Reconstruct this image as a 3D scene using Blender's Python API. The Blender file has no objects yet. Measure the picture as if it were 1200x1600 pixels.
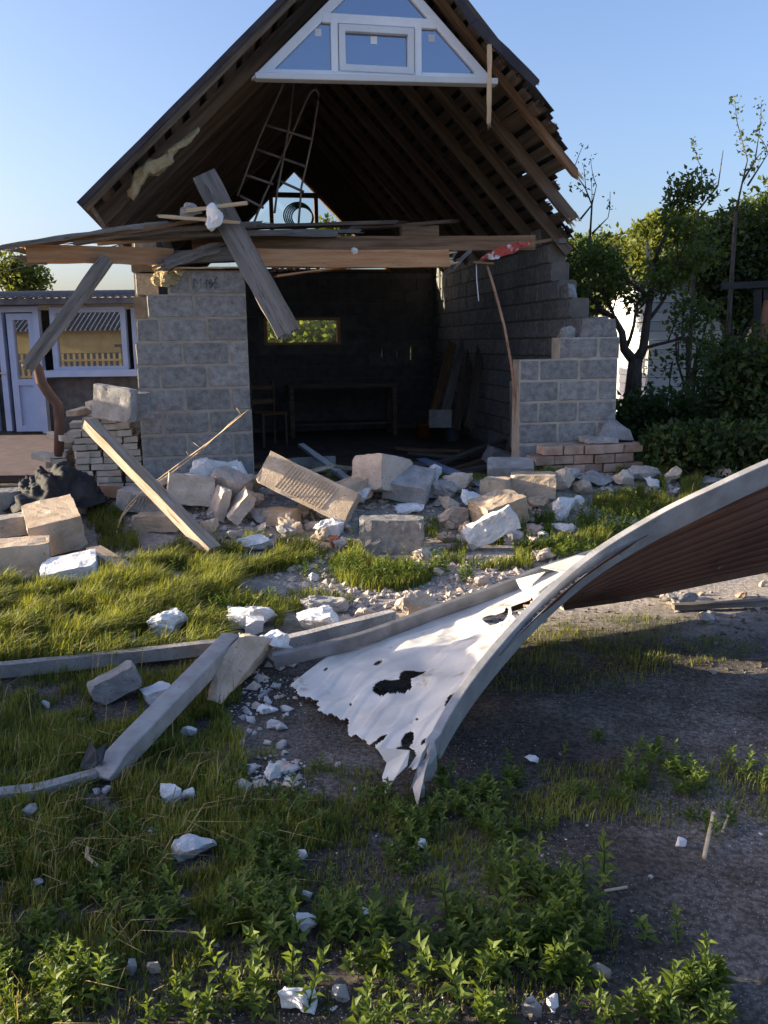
import bpy, bmesh, math, random
import numpy as np
from math import radians, sin, cos, tan, pi, sqrt
from mathutils import Vector, Matrix, noise
S = bpy.context.scene
COL = S.collection
random.seed(7); RNG = np.random.default_rng(7)

# ---------------- camera, sky, sun, exposure ----------------
PITCH, ROLL, FPX = 11.3, -0.7, 1330.0
CAM = Vector((0, 0, 1.5))
cd = bpy.data.cameras.new("camera"); cam = bpy.data.objects.new("camera", cd); COL.objects.link(cam)
cd.sensor_fit = 'VERTICAL'; cd.sensor_height = 24.0; cd.lens = FPX / 1600 * 24.0
cd.clip_start = 0.05; cd.clip_end = 2000
RM = Matrix.Rotation(radians(90 - PITCH), 3, 'X') @ Matrix.Rotation(radians(ROLL), 3, 'Z')
cam.matrix_world = Matrix.Translation(CAM) @ RM.to_4x4()
S.camera = cam
SUN_AZ = radians(-87.5)      # from +Y towards +X
SUN_EL = radians(12.5)
W = bpy.data.worlds.new("World"); S.world = W; W.use_nodes = True
nt = W.node_tree; bgn = nt.nodes["Background"]
sk = nt.nodes.new("ShaderNodeTexSky"); sk.sky_type = 'NISHITA'; sk.sun_disc = False
sk.sun_elevation = SUN_EL; sk.sun_rotation = SUN_AZ; sk.altitude = 50; sk.air_density = 1.0; sk.dust_density = 3.2; sk.ozone_density = 3.0
tn = nt.nodes.new("ShaderNodeMix"); tn.data_type = 'RGBA'; tn.blend_type = 'MULTIPLY'; tn.inputs[0].default_value = 1; tn.inputs[7].default_value = (1.11, 1.0, 1.06, 1)   # slightly violet air, as in the photograph
nt.links.new(sk.outputs[0], tn.inputs[6]); nt.links.new(tn.outputs[2], bgn.inputs[0]); bgn.inputs[1].default_value = 0.125
sd = bpy.data.lights.new("sun", 'SUN'); sd.energy = 5.0; sd.angle = radians(0.55); sd.color = (1.0, 0.84, 0.60)
so = bpy.data.objects.new("sun", sd); COL.objects.link(so)
tosun = Vector((sin(SUN_AZ) * cos(SUN_EL), cos(SUN_AZ) * cos(SUN_EL), sin(SUN_EL)))
so.rotation_euler = tosun.to_track_quat('Z', 'Y').to_euler()
S.view_settings.view_transform = 'Standard'; S.view_settings.look = 'None'
S.view_settings.exposure = 1.45; S.view_settings.gamma = 1.0; S.view_settings.use_curve_mapping = False
S.render.engine = 'CYCLES'

# ---------------- geometry of the place ----------------
def ray(px, py): return RM @ Vector(((px - 600) / FPX, -(py - 800) / FPX, -1.0))
def atz(px, py, z=0.0):
    d = ray(px, py); return CAM + d * ((z - 1.5) / d.z)
def aty(px, py, Y):
    d = ray(px, py); return CAM + d * (Y / d.y)
GA = radians(11)
GO = Vector((-2.12645, 7.45, 0)); GU = Vector((cos(GA), sin(GA), 0)); GV = Vector((-sin(GA), cos(GA), 0))
GM = Matrix.Translation(GO) @ Matrix.Rotation(GA, 4, 'Z')
def loc(px, py, v):       # point on the garage-parallel plane v, in garage coordinates
    d = ray(px, py); t = (v - (CAM - GO).dot(GV)) / d.dot(GV); P = CAM + d * t - GO
    return Vector((P.dot(GU), v, P.z))
def gw(u, v, z): return GO + GU * u + GV * v + Vector((0, 0, z))
def gh(x, y):             # ground height
    h = 0.025 * noise.noise(Vector((x * .7, y * .7, 3))) + 0.012 * noise.noise(Vector((x * 2.3, y * 2.3, 8)))
    p = Vector((x, y, 0)) - GO; u = p.dot(GU); v = p.dot(GV)
    if -3 < u < 7:
        e = max(0, min(1, (u + 3) / 1.5, (7 - u) / 1.5))
        h += 0.25 * e * math.exp(-((v + 0.30) / (0.75 if v < -.3 else .5)) ** 2)
    return h
def G(px, py, dz=0.0):
    a = atz(px, py, .32 + dz); b = atz(px, py, -.04 + dz); n = max(2, int((b - a).length / .02))
    for i in range(n + 1):
        p = a.lerp(b, i / n); z = gh(p.x, p.y)
        if p.z <= z + dz: break
    return Vector((p.x, p.y, z + dz))

# ---------------- materials ----------------
def pm(name, c1, c2, scale=4, rough=.85, bump=.3, bscale=60, metal=0, stretch=None, c3=None, s3=30, m3=.5, dist=.01, spec=.3):
    m = bpy.data.materials.new(name); m.use_nodes = True; n = m.node_tree.nodes; l = m.node_tree.links
    b = n["Principled BSDF"]; b.inputs['Roughness'].default_value = rough; b.inputs['Metallic'].default_value = metal
    b.inputs['Specular IOR Level'].default_value = spec
    tc = n.new("ShaderNodeTexCoord"); oi = n.new("ShaderNodeObjectInfo"); ad = n.new("ShaderNodeVectorMath"); ad.operation = 'MULTIPLY_ADD'
    cx = n.new("ShaderNodeCombineXYZ")
    for i in range(3): l.new(oi.outputs['Random'], cx.inputs[i])
    ad.inputs[1].default_value = (37, 53, 71)
    l.new(cx.outputs[0], ad.inputs[0]); l.new(tc.outputs['Object'], ad.inputs[2])
    mp = n.new("ShaderNodeMapping"); l.new(ad.outputs[0], mp.inputs[0])
    if stretch: mp.inputs['Scale'].default_value = stretch
    def nz(s, d=6, r=.6):
        t = n.new("ShaderNodeTexNoise"); t.inputs['Scale'].default_value = s; t.inputs['Detail'].default_value = d; t.inputs['Roughness'].default_value = r
        l.new(mp.outputs[0], t.inputs['Vector']); return t
    a = nz(scale); rp = n.new("ShaderNodeValToRGB"); rp.color_ramp.elements[0].position = .36; rp.color_ramp.elements[1].position = .64
    rp.color_ramp.elements[0].color = (*c1, 1); rp.color_ramp.elements[1].color = (*c2, 1); l.new(a.outputs[0], rp.inputs[0])
    out = rp.outputs[0]
    if c3:
        t = nz(s3, 4); r3 = n.new("ShaderNodeValToRGB"); r3.color_ramp.elements[0].position = m3; r3.color_ramp.elements[1].position = min(1, m3 + .08)
        l.new(t.outputs[0], r3.inputs[0]); mx = n.new("ShaderNodeMix"); mx.data_type = 'RGBA'; l.new(r3.outputs[0], mx.inputs[0])
        l.new(out, mx.inputs[6]); mx.inputs[7].default_value = (*c3, 1); out = mx.outputs[2]
    hs = n.new("ShaderNodeHueSaturation"); mr = n.new("ShaderNodeMapRange"); mr.inputs[3].default_value = .82; mr.inputs[4].default_value = 1.15
    l.new(oi.outputs['Random'], mr.inputs[0]); l.new(mr.outputs[0], hs.inputs['Value']); l.new(out, hs.inputs['Color'])
    l.new(hs.outputs[0], b.inputs['Base Color'])
    if bump:
        t = nz(bscale, 5, .65); bn = n.new("ShaderNodeBump"); bn.inputs['Strength'].default_value = bump; bn.inputs['Distance'].default_value = dist
        l.new(t.outputs[0], bn.inputs['Height']); l.new(bn.outputs[0], b.inputs['Normal'])
    m["b"] = 1
    return m
def leafmat(name, c1, c2, tr=.35, rough=.55):
    m = bpy.data.materials.new(name); m.use_nodes = True; n = m.node_tree.nodes; l = m.node_tree.links
    b = n["Principled BSDF"]; b.inputs['Roughness'].default_value = rough; b.inputs['Specular IOR Level'].default_value = .35
    at = n.new("ShaderNodeAttribute"); at.attribute_name = "var"
    rp = n.new("ShaderNodeValToRGB"); rp.color_ramp.elements[0].color = (*c1, 1); rp.color_ramp.elements[1].color = (*c2, 1)
    l.new(at.outputs['Fac'], rp.inputs[0]); l.new(rp.outputs[0], b.inputs['Base Color'])
    t = n.new("ShaderNodeBsdfTranslucent"); mc = n.new("ShaderNodeMix"); mc.data_type = 'RGBA'; mc.blend_type = 'MULTIPLY'; mc.inputs[0].default_value = 1
    l.new(rp.outputs[0], mc.inputs[6]); mc.inputs[7].default_value = (1.6, 1.5, .6, 1); l.new(mc.outputs[2], t.inputs[0])
    ms = n.new("ShaderNodeMixShader"); ms.inputs[0].default_value = tr; l.new(b.outputs[0], ms.inputs[1]); l.new(t.outputs[0], ms.inputs[2])
    l.new(ms.outputs[0], n["Material Output"].inputs[0]); return m
def glassmat(name, col, gl=.5, tint=(.8, .85, .9)):
    m = bpy.data.materials.new(name); m.use_nodes = True; n = m.node_tree.nodes; l = m.node_tree.links
    b = n["Principled BSDF"]; b.inputs['Base Color'].default_value = (*col, 1); b.inputs['Roughness'].default_value = .6
    g = n.new("ShaderNodeBsdfGlossy"); g.inputs['Roughness'].default_value = .01; g.inputs['Color'].default_value = (*tint, 1)
    ms = n.new("ShaderNodeMixShader"); ms.inputs[0].default_value = gl; l.new(b.outputs[0], ms.inputs[1]); l.new(g.outputs[0], ms.inputs[2])
    l.new(ms.outputs[0], n["Material Output"].inputs[0]); return m
M = {}
M['cinder'] = pm("cinder_block", (.205, .20, .197), (.35, .34, .325), 18, .95, .8, 130, c3=(.08, .08, .085), s3=85, m3=.60, dist=.006)
M['mortar'] = pm("mortar", (.35, .305, .255), (.47, .41, .34), 9, .95, .5, 90)
M['tanblock'] = pm("shell_limestone", (.40, .31, .22), (.56, .45, .34), 7, .95, .8, 70, c3=(.28, .21, .14), s3=48, m3=.62, dist=.008)
M['rubble'] = pm("broken_limestone", (.46, .38, .31), (.65, .55, .46), 6, .95, .9, 45, c3=(.34, .29, .24), s3=40, m3=.6, dist=.01)
M['white'] = pm("white_lime_stone", (.66, .65, .64), (.82, .81, .80), 8, .95, .9, 50, c3=(.45, .42, .38), s3=22, m3=.66, dist=.01)
M['grey'] = pm("grey_concrete", (.26, .25, .24), (.42, .40, .38), 8, .95, .8, 70, c3=(.16, .15, .14), s3=55, m3=.6, dist=.007)
M['oldwood'] = pm("weathered_grey_wood", (.13, .115, .10), (.26, .235, .21), 3, .85, .6, 28, stretch=(.6, 9, 9), c3=(.07, .06, .05), s3=9, m3=.6)
M['brownwood'] = pm("brown_timber", (.14, .075, .04), (.28, .165, .09), 3, .8, .5, 25, stretch=(.6, 9, 9), c3=(.08, .045, .03), s3=8, m3=.63)
M['freshwood'] = pm("fresh_orange_timber", (.40, .19, .085), (.56, .33, .17), 3, .75, .4, 25, stretch=(.7, 9, 9), c3=(.22, .11, .05), s3=9, m3=.64)
M['palewood'] = pm("pale_splintered_wood", (.55, .40, .24), (.70, .55, .36), 4, .8, .4, 30, stretch=(.7, 9, 9))
M['plank'] = pm("dusty_painted_plank", (.34, .25, .17), (.52, .42, .33), 4, .8, .4, 30, stretch=(.6, 7, 7), c3=(.24, .12, .07), s3=7, m3=.58)
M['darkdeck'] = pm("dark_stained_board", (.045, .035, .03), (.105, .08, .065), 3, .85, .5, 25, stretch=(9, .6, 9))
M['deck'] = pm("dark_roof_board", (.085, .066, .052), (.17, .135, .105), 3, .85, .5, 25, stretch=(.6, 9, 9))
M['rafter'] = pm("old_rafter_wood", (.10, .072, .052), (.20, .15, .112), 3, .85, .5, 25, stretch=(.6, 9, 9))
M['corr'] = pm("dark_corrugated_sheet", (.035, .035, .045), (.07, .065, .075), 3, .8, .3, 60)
M['pvc'] = pm("white_window_plastic", (.72, .73, .75), (.80, .81, .82), 3, .35, .03, 20, c3=(.6, .58, .55), s3=12, m3=.72, spec=.5)
M['pvcblue'] = pm("pale_blue_plastic", (.24, .32, .52), (.30, .38, .58), 3, .4, .03, 20, spec=.5)
M['galv'] = pm("galvanised_steel", (.27, .265, .26), (.40, .395, .385), 9, .55, .2, 50, metal=.3, c3=(.22, .20, .18), s3=26, m3=.64, spec=.5)
M['steel'] = pm("dark_frame_steel", (.15, .155, .165), (.25, .255, .27), 9, .5, .2, 50, metal=.3, c3=(.20, .17, .14), s3=20, m3=.62, spec=.5)
M['sheetw'] = pm("white_painted_sheet", (.54, .53, .50), (.68, .67, .63), 5, .5, .2, 25, c3=(.40, .34, .27), s3=7, m3=.62, spec=.4)
M['sheetb'] = pm("rusty_sheet_back", (.09, .045, .03), (.17, .08, .05), 2, .8, .1, 40, c3=(.05, .03, .022), s3=5, m3=.6)
M['rust'] = pm("rusty_iron", (.09, .045, .03), (.19, .10, .06), 6, .8, .3, 50)
M['pipe'] = pm("brown_metal_pipe", (.10, .055, .045), (.16, .09, .07), 5, .6, .2, 40)
M['brick'] = pm("pale_thin_brick", (.42, .36, .29), (.58, .51, .43), 8, .92, .6, 60, c3=(.50, .30, .20), s3=5, m3=.60)
M['redbrick'] = pm("red_brick", (.40, .13, .07), (.52, .22, .13), 9, .9, .6, 60)
M['clay'] = pm("dusty_clay_brick", (.33, .21, .15), (.48, .36, .28), 9, .9, .7, 60)
M['tarp'] = pm("black_tarp", (.010, .011, .013), (.022, .023, .026), 6, .75, .3, 20, spec=.4)
M['plywood'] = pm("brown_plywood", (.20, .10, .05), (.30, .17, .09), 3, .6, .2, 30)
M['foam'] = pm("yellow_insulation", (.48, .39, .22), (.62, .52, .32), 12, .95, 1.0, 40, dist=.03)
M['red'] = pm("red_plastic", (.40, .05, .04), (.55, .09, .07), 5, .5, .1, 30, c3=(.7, .7, .7), s3=9, m3=.52)
M['plaster'] = pm("crumbled_plaster", (.20, .19, .19), (.42, .41, .42), 22, .95, 1.0, 50, dist=.02)
M['housewall'] = pm("dark_stone_plinth", (.075, .075, .085), (.13, .13, .14), 7, .85, .3, 40)
M['shadeblock'] = pm("shade_toned_block", (.10, .096, .094), (.16, .153, .148), 8, .95, .6, 60)  # block colour darkened to stand in for the shade inside the garage
M['floor'] = pm("dusty_concrete_floor", (.08, .068, .06), (.14, .12, .105), 3, .95, .5, 40)
M['soffit'] = pm("weathered_fascia", (.30, .27, .22), (.40, .36, .30), 5, .7, .2, 30)
M['slate'] = pm("grey_slate_roof", (.06, .062, .075), (.10, .102, .115), 5, .8, .3, 40)
M['bark'] = pm("dark_bark", (.045, .035, .028), (.10, .08, .065), 8, .95, .8, 30, stretch=(4, 4, 1))
M['clod'] = pm("soil_clod", (.09, .07, .055), (.17, .14, .11), 9, .95, .6, 60)
M['twig'] = pm("reddish_twig", (.26, .14, .09), (.42, .26, .17), 8, .8, .3, 30)
M['siding'] = pm("white_siding", (.62, .63, .62), (.72, .72, .70), 3, .6, .1, 30)
M['yellowwall'] = pm("ochre_wall", (.55, .40, .16), (.66, .50, .22), 3, .8, .1, 30)
M['green'] = pm("green_hose", (.02, .14, .09), (.03, .20, .13), 3, .4, 0, 30)
M['orange'] = pm("orange_plastic", (.45, .12, .03), (.55, .17, .05), 3, .5, .1, 30)
M['bucket'] = pm("blue_white_bucket", (.22, .32, .42), (.5, .55, .58), 6, .5, .1, 30)
M['tube'] = pm("dull_steel_tube", (.22, .18, .15), (.34, .29, .25), 6, .5, .2, 40, metal=.2)
M['cream'] = pm("cream_block", (.62, .52, .34), (.72, .62, .43), 6, .9, .4, 50)
M['paving'] = pm("pinkish_paving", (.10, .075, .08), (.15, .115, .115), 5, .9, .4, 50)
M['blackwire'] = pm("black_cable", (.02, .02, .02), (.03, .03, .03), 5, .6, 0, 50)
M['ink'] = pm("dark_blue_marker", (.09, .10, .12), (.11, .12, .14), 5, .8, 0, 50)
M['gableglass'] = glassmat("reflective_blue_glass", (.03, .04, .065), .36, (.60, .70, .90))
M['houseglass'] = glassmat("reflective_house_glass", (.02, .022, .03), .6, (.85, .85, .85))
M['clearglass'] = None
m = bpy.data.materials.new("clear_glass"); m.use_nodes = True
_n = m.node_tree.nodes; _t = _n.new("ShaderNodeBsdfTransparent"); _g = _n.new("ShaderNodeBsdfGlossy"); _g.inputs[1].default_value = .02
_x = _n.new("ShaderNodeMixShader"); _x.inputs[0].default_value = .08; _t.inputs[0].default_value = (.9, .93, .93, 1)
m.node_tree.links.new(_t.outputs[0], _x.inputs[1]); m.node_tree.links.new(_g.outputs[0], _x.inputs[2]); m.node_tree.links.new(_x.outputs[0], _n["Material Output"].inputs[0])
M['clearglass'] = m
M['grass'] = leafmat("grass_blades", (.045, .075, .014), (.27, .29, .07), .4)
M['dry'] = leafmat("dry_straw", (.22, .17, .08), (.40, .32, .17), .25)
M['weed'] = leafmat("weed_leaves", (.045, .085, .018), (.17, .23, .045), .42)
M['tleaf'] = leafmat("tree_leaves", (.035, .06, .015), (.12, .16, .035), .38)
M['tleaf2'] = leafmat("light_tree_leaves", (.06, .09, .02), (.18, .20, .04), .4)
M['sunleaf'] = leafmat("sun_toned_leaves", (.12, .16, .03), (.30, .34, .07), .45)  # lighter leaf copy, sunlight put into the colour of the rear tree
M['shademortar'] = pm("shade_toned_mortar", (.17, .15, .13), (.24, .21, .18), 9, .95, .5, 90)  # darker mortar copy, interior shade put into the right wall's joints
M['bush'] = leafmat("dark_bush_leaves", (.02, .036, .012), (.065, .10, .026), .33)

# ---------------- mesh helpers ----------------
class MB:
    def __init__(s): s.v = []; s.f = []; s.mi = []
    def add(s, vs, fs, mi=0):
        b = len(s.v); s.v += [tuple(v) for v in vs]; s.f += [tuple(i + b for i in f) for f in fs]; s.mi += [mi] * len(fs)
    def box(s, c, size, R=None, mi=0):
        c = Vector(c); x, y, z = [k / 2 for k in size]
        vs = [Vector((a, b, d)) for a in (-x, x) for b in (-y, y) for d in (-z, z)]
        vs = [c + (R @ v if R else v) for v in vs]
        s.add(vs, [(0, 1, 3, 2), (4, 6, 7, 5), (0, 4, 5, 1), (2, 3, 7, 6), (0, 2, 6, 4), (1, 5, 7, 3)], mi)
    def bar(s, p, q, w, h, up=(0, 0, 1), mi=0):
        s.sweep([p, q], [(w, h)] * 2, up, mi)
    def sweep(s, pts, wh, up=(0, 0, 1), mi=0):
        pts = [Vector(p) for p in pts]; up = Vector(up); vs = []; fs = []
        for i, p in enumerate(pts):
            t = (pts[min(i + 1, len(pts) - 1)] - pts[max(i - 1, 0)]).normalized(); sd_ = t.cross(up).normalized(); n_ = sd_.cross(t)
            w, h = wh[i]; w /= 2; h /= 2
            vs += [p - sd_ * w - n_ * h, p + sd_ * w - n_ * h, p + sd_ * w + n_ * h, p - sd_ * w + n_ * h]
        for i in range(len(pts) - 1):
            a = i * 4
            for k in range(4): fs.append((a + k, a + (k + 1) % 4, a + 4 + (k + 1) % 4, a + 4 + k))
        fs += [(3, 2, 1, 0), tuple(len(vs) - 4 + k for k in range(4))]
        s.add(vs, fs, mi)
    def tube(s, pts, r, n=8, mi=0):
        pts = [Vector(p) for p in pts]; rs = r if isinstance(r, (list, tuple)) else [r] * len(pts); vs = []; fs = []
        ref = Vector((0, 0, 1))
        t0 = (pts[-1] - pts[0]).normalized()
        if abs(t0.z) > .9: ref = Vector((1, 0, 0))
        for i, p in enumerate(pts):
            t = (pts[min(i + 1, len(pts) - 1)] - pts[max(i - 1, 0)]).normalized(); a = t.cross(ref).normalized(); b = a.cross(t)
            vs += [p + (a * cos(2 * pi * k / n) + b * sin(2 * pi * k / n)) * rs[i] for k in range(n)]
        for i in range(len(pts) - 1):
            for k in range(n): fs.append((i * n + k, i * n + (k + 1) % n, (i + 1) * n + (k + 1) % n, (i + 1) * n + k))
        fs += [tuple(reversed(range(n))), tuple(range(len(vs) - n, len(vs)))]
        s.add(vs, fs, mi)
    def prism(s, poly, n, th, mi=0):      # poly: 3-D points in a plane, thickness th along n
        n = Vector(n) * th; k = len(poly); vs = [Vector(p) for p in poly] + [Vector(p) + n for p in poly]
        s.add(vs, [tuple(reversed(range(k))), tuple(range(k, 2 * k))] + [(i, (i + 1) % k, k + (i + 1) % k, k + i) for i in range(k)], mi)
    def mesh(s, name, mats):
        me = bpy.data.meshes.new(name); me.from_pydata(s.v, [], s.f)
        for m_ in mats: me.materials.append(m_)
        if len(mats) > 1: me.polygons.foreach_set("material_index", s.mi)
        bm = bmesh.new(); bm.from_mesh(me); bmesh.ops.recalc_face_normals(bm, faces=bm.faces); bm.to_mesh(me); bm.free()
        return me
def link(name, data, parent=None, label=None, cat=None, group=None, kind=None, mat=None):
    o = bpy.data.objects.new(name, data); COL.objects.link(o)
    if parent: o.parent = parent
    if mat is not None: o.matrix_world = mat if not parent else o.matrix_world
    if parent and mat is not None: o.matrix_local = mat
    if label: o['label'] = label
    if cat: o['category'] = cat
    if group: o['group'] = group
    if kind: o['kind'] = kind
    return o
def build(mb, name, mat, parent=None, label=None, cat=None, group=None, kind=None, origin=None, smooth=False, bevel=0):
    mats = [M[k] for k in (mat if isinstance(mat, (list, tuple)) else [mat])]
    if origin is None and not parent and mb.v and kind != 'structure':
        a = np.array(mb.v); origin = Vector((float(a[:, 0].mean()), float(a[:, 1].mean()), float(a[:, 2].min())))
    if origin is not None:
        o_ = Vector(origin); mb.v = [tuple(Vector(v) - o_) for v in mb.v]
    me = mb.mesh(name, mats)
    if smooth: me.polygons.foreach_set("use_smooth", [True] * len(me.polygons))
    o = link(name, me, parent, label, cat, group, kind)
    if origin is not None: o.location = origin
    if bevel:
        md = o.modifiers.new("bevel", 'BEVEL'); md.width = bevel; md.segments = 2; md.limit_method = 'ANGLE'
    return o
def empty(name, loc_, label, cat, group=None, rz=0):
    o = link(name, None, None, label, cat, group); o.location = loc_; o.rotation_euler.z = rz; o.empty_display_size = .1; return o
def frame(p, q, up=(0, 0, 1)):
    p = Vector(p); q = Vector(q); x = (q - p).normalized(); y = Vector(up).cross(x).normalized(); z = x.cross(y)
    return Matrix(((x.x, y.x, z.x, p.x), (x.y, y.y, z.y, p.y), (x.z, y.z, z.z, p.z), (0, 0, 0, 1))), (q - p).length
def beam(name, p, q, w, h, mat, up=(0, 0, 1), parent=None, label=None, cat=None, group=None, spl=(0, 0), n=6, jit=.004, seed=0, warp=0, spmat=None):
    """timber from p to q (w across, h along up); spl = length of the splinters at either end"""
    r = random.Random(seed * 13 + 5); m4, Ln = frame(p, q, up); mb = MB(); vs = []; fs = []
    wa = [r.uniform(-1, 1) * warp for _ in range(2)]
    for i in range(n + 1):
        x = Ln * i / n; k = i / n; dy = wa[0] * sin(k * pi); dz = wa[1] * sin(k * pi)
        e = 1.0
        for a, b in ((-1, -1), (1, -1), (1, 1), (-1, 1)):
            vs.append((x + (r.uniform(-.5, .5) * (spl[0] if i == 0 else spl[1]) if i in (0, n) else 0), a * w / 2 * e + r.uniform(-jit, jit) + dy, b * h / 2 * e + r.uniform(-jit, jit) + dz))
    for i in range(n):
        a = i * 4
        for k in range(4): fs.append((a + k, a + (k + 1) % 4, a + 4 + (k + 1) % 4, a + 4 + k))
    fs += [(3, 2, 1, 0), tuple(len(vs) - 4 + k for k in range(4))]
    mb.add(vs, fs)
    for end in (0, 1):
        if not spl[end]: continue
        for k in range(int(8 + 60 * w)):
            cy = r.uniform(-.42, .42) * w; cz = r.uniform(-.42, .42) * h; sy = w * r.uniform(.05, .16); sz = h * r.uniform(.05, .2); ln = spl[end] * r.uniform(.3, 1.6)
            x0 = 0 if end == 0 else Ln; d = -1 if end == 0 else 1; bk = x0 - d * spl[end] * .8
            tip = (x0 + d * ln, cy + r.uniform(-.3, .3) * w * .6, cz + r.uniform(-.35, .35) * h * .6)
            b4 = [(bk, cy - sy, cz - sz), (bk, cy + sy, cz - sz), (bk, cy + sy, cz + sz), (bk, cy - sy, cz + sz)]
            mb.add(b4 + [tip], [(0, 1, 4), (1, 2, 4), (2, 3, 4), (3, 0, 4), (3, 2, 1, 0)], 1 if spmat else 0)
    me = mb.mesh(name, [M[mat]] + ([M[spmat]] if spmat else []))
    return link(name, me, parent, label, cat, group, mat=m4)
def hullmesh(name, pts, mat, rough=.01, cuts=2, seed=0, box=False):
    bm = bmesh.new(); vs = [bm.verts.new(p) for p in pts]
    rs = bmesh.ops.convex_hull(bm, input=vs)
    for v in [v for v in bm.verts if not v.link_faces]: bm.verts.remove(v)
    bmesh.ops.dissolve_limit(bm, angle_limit=radians(6), verts=bm.verts, edges=bm.edges)
    bmesh.ops.triangulate(bm, faces=bm.faces)
    if cuts:
        for _ in range(cuts): bmesh.ops.subdivide_edges(bm, edges=bm.edges, cuts=1, use_grid_fill=True)
        for v in bm.verts:
            p = v.co * 14 + Vector((seed * 3.1, seed, 0)); q = v.co * 45 + Vector((seed, 0, 3))
            v.co += noise.noise_vector(p) * rough + noise.noise_vector(q) * rough * .45
    bmesh.ops.recalc_face_normals(bm, faces=bm.faces)
    me = bpy.data.meshes.new(name); bm.to_mesh(me); bm.free(); me.materials.append(M[mat]); return me
# ---------------- ground ----------------
def ground():
    xs = np.concatenate([np.array([-400, -150, -60, -25, -12]), np.linspace(-8, 8, 161), np.array([12, 25, 60, 150, 400])])
    ys = np.concatenate([np.array([-400, -100, -30, -8, -2]), np.linspace(0, 16, 161), np.array([20, 30, 60, 150, 400])])
    vs = [(x, y, gh(x, y)) for y in ys for x in xs]; nx = len(xs)
    fs = [(j * nx + i, j * nx + i + 1, (j + 1) * nx + i + 1, (j + 1) * nx + i) for j in range(len(ys) - 1) for i in range(nx - 1)]
    me = bpy.data.meshes.new("ground"); me.from_pydata(vs, [], fs); me.polygons.foreach_set("use_smooth", [True] * len(fs))
    m = bpy.data.materials.new("soil"); m.use_nodes = True; n = m.node_tree.nodes; l = m.node_tree.links; b = n["Principled BSDF"]; b.inputs['Roughness'].default_value = .97
    b.inputs['Specular IOR Level'].default_value = .2
    tc = n.new("ShaderNodeTexCoord")
    def nz(s, d=8, r=.62):
        t = n.new("ShaderNodeTexNoise"); t.inputs['Scale'].default_value = s; t.inputs['Detail'].default_value = d; t.inputs['Roughness'].default_value = r; l.new(tc.outputs['Object'], t.inputs[0]); return t
    def ramp(src, e):
        r = n.new("ShaderNodeValToRGB"); els = r.color_ramp.elements
        for i, (p, c) in enumerate(e):
            if i < 2: els[i].position = p; els[i].color = (*c, 1)
            else: q = els.new(p); q.color = (*c, 1)
        l.new(src, r.inputs[0]); return r.outputs[0]
    base = ramp(nz(1.3).outputs[0], [(.35, (.050, .042, .038)), (.64, (.22, .195, .175)), (.5, (.10, .084, .070))])
    fine = ramp(nz(55, 4).outputs[0], [(.4, (.45, .45, .45)), (.62, (1.5, 1.5, 1.5))])
    mx = n.new("ShaderNodeMix"); mx.data_type = 'RGBA'; mx.blend_type = 'MULTIPLY'; mx.inputs[0].default_value = .8; l.new(base, mx.inputs[6]); l.new(fine, mx.inputs[7])
    vo = n.new("ShaderNodeTexVoronoi"); vo.inputs['Scale'].default_value = 95; l.new(tc.outputs['Object'], vo.inputs[0])
    sp = ramp(vo.outputs['Distance'], [(.10, (1, 1, 1)), (.22, (0, 0, 0))]); patch = ramp(nz(2.2, 3).outputs[0], [(.38, (0, 0, 0)), (.52, (1, 1, 1))])
    mm = n.new("ShaderNodeMath"); mm.operation = 'MULTIPLY'; l.new(sp, mm.inputs[0]); l.new(patch, mm.inputs[1])
    m2 = n.new("ShaderNodeMix"); m2.data_type = 'RGBA'; l.new(mm.outputs[0], m2.inputs[0]); l.new(mx.outputs[2], m2.inputs[6]); m2.inputs[7].default_value = (.42, .40, .40, 1)
    sx = n.new("ShaderNodeSeparateXYZ"); l.new(tc.outputs['Object'], sx.inputs[0])
    def band(a, b_, o=1):
        r = n.new("ShaderNodeMapRange"); r.interpolation_type = 'SMOOTHSTEP'; r.inputs[1].default_value = a; r.inputs[2].default_value = b_; l.new(sx.outputs[1], r.inputs[0]); return r.outputs[0]
    q1 = n.new("ShaderNodeMath"); q1.operation = 'SUBTRACT'; l.new(band(3.9, 4.8), q1.inputs[0]); l.new(band(8.2, 9.0), q1.inputs[1])
    q2 = n.new("ShaderNodeMath"); q2.operation = 'MULTIPLY'; l.new(q1.outputs[0], q2.inputs[0]); l.new(ramp(nz(1.9, 5).outputs[0], [(.30, (.25, .25, .25)), (.50, (1, 1, 1))]), q2.inputs[1])
    dcol = ramp(nz(30, 6).outputs[0], [(.35, (.26, .23, .20)), (.65, (.50, .45, .40))])
    m4 = n.new("ShaderNodeMix"); m4.data_type = 'RGBA'; l.new(q2.outputs[0], m4.inputs[0]); l.new(m2.outputs[2], m4.inputs[6]); l.new(dcol, m4.inputs[7])   # lime dust from the blown-out wall
    l.new(m4.outputs[2], b.inputs['Base Color'])
    bp = n.new("ShaderNodeBump"); bp.inputs['Strength'].default_value = .9; bp.inputs['Distance'].default_value = .02; l.new(nz(38, 8, .7).outputs[0], bp.inputs['Height']); l.new(bp.outputs[0], b.inputs['Normal'])
    me.materials.append(m); link("ground", me, kind='structure')
ground()
mb = MB(); mb.box((-8.0, 11.6, .05), (11.2, 4.4, .08)); build(mb, "path", 'paving', kind='structure')

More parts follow.
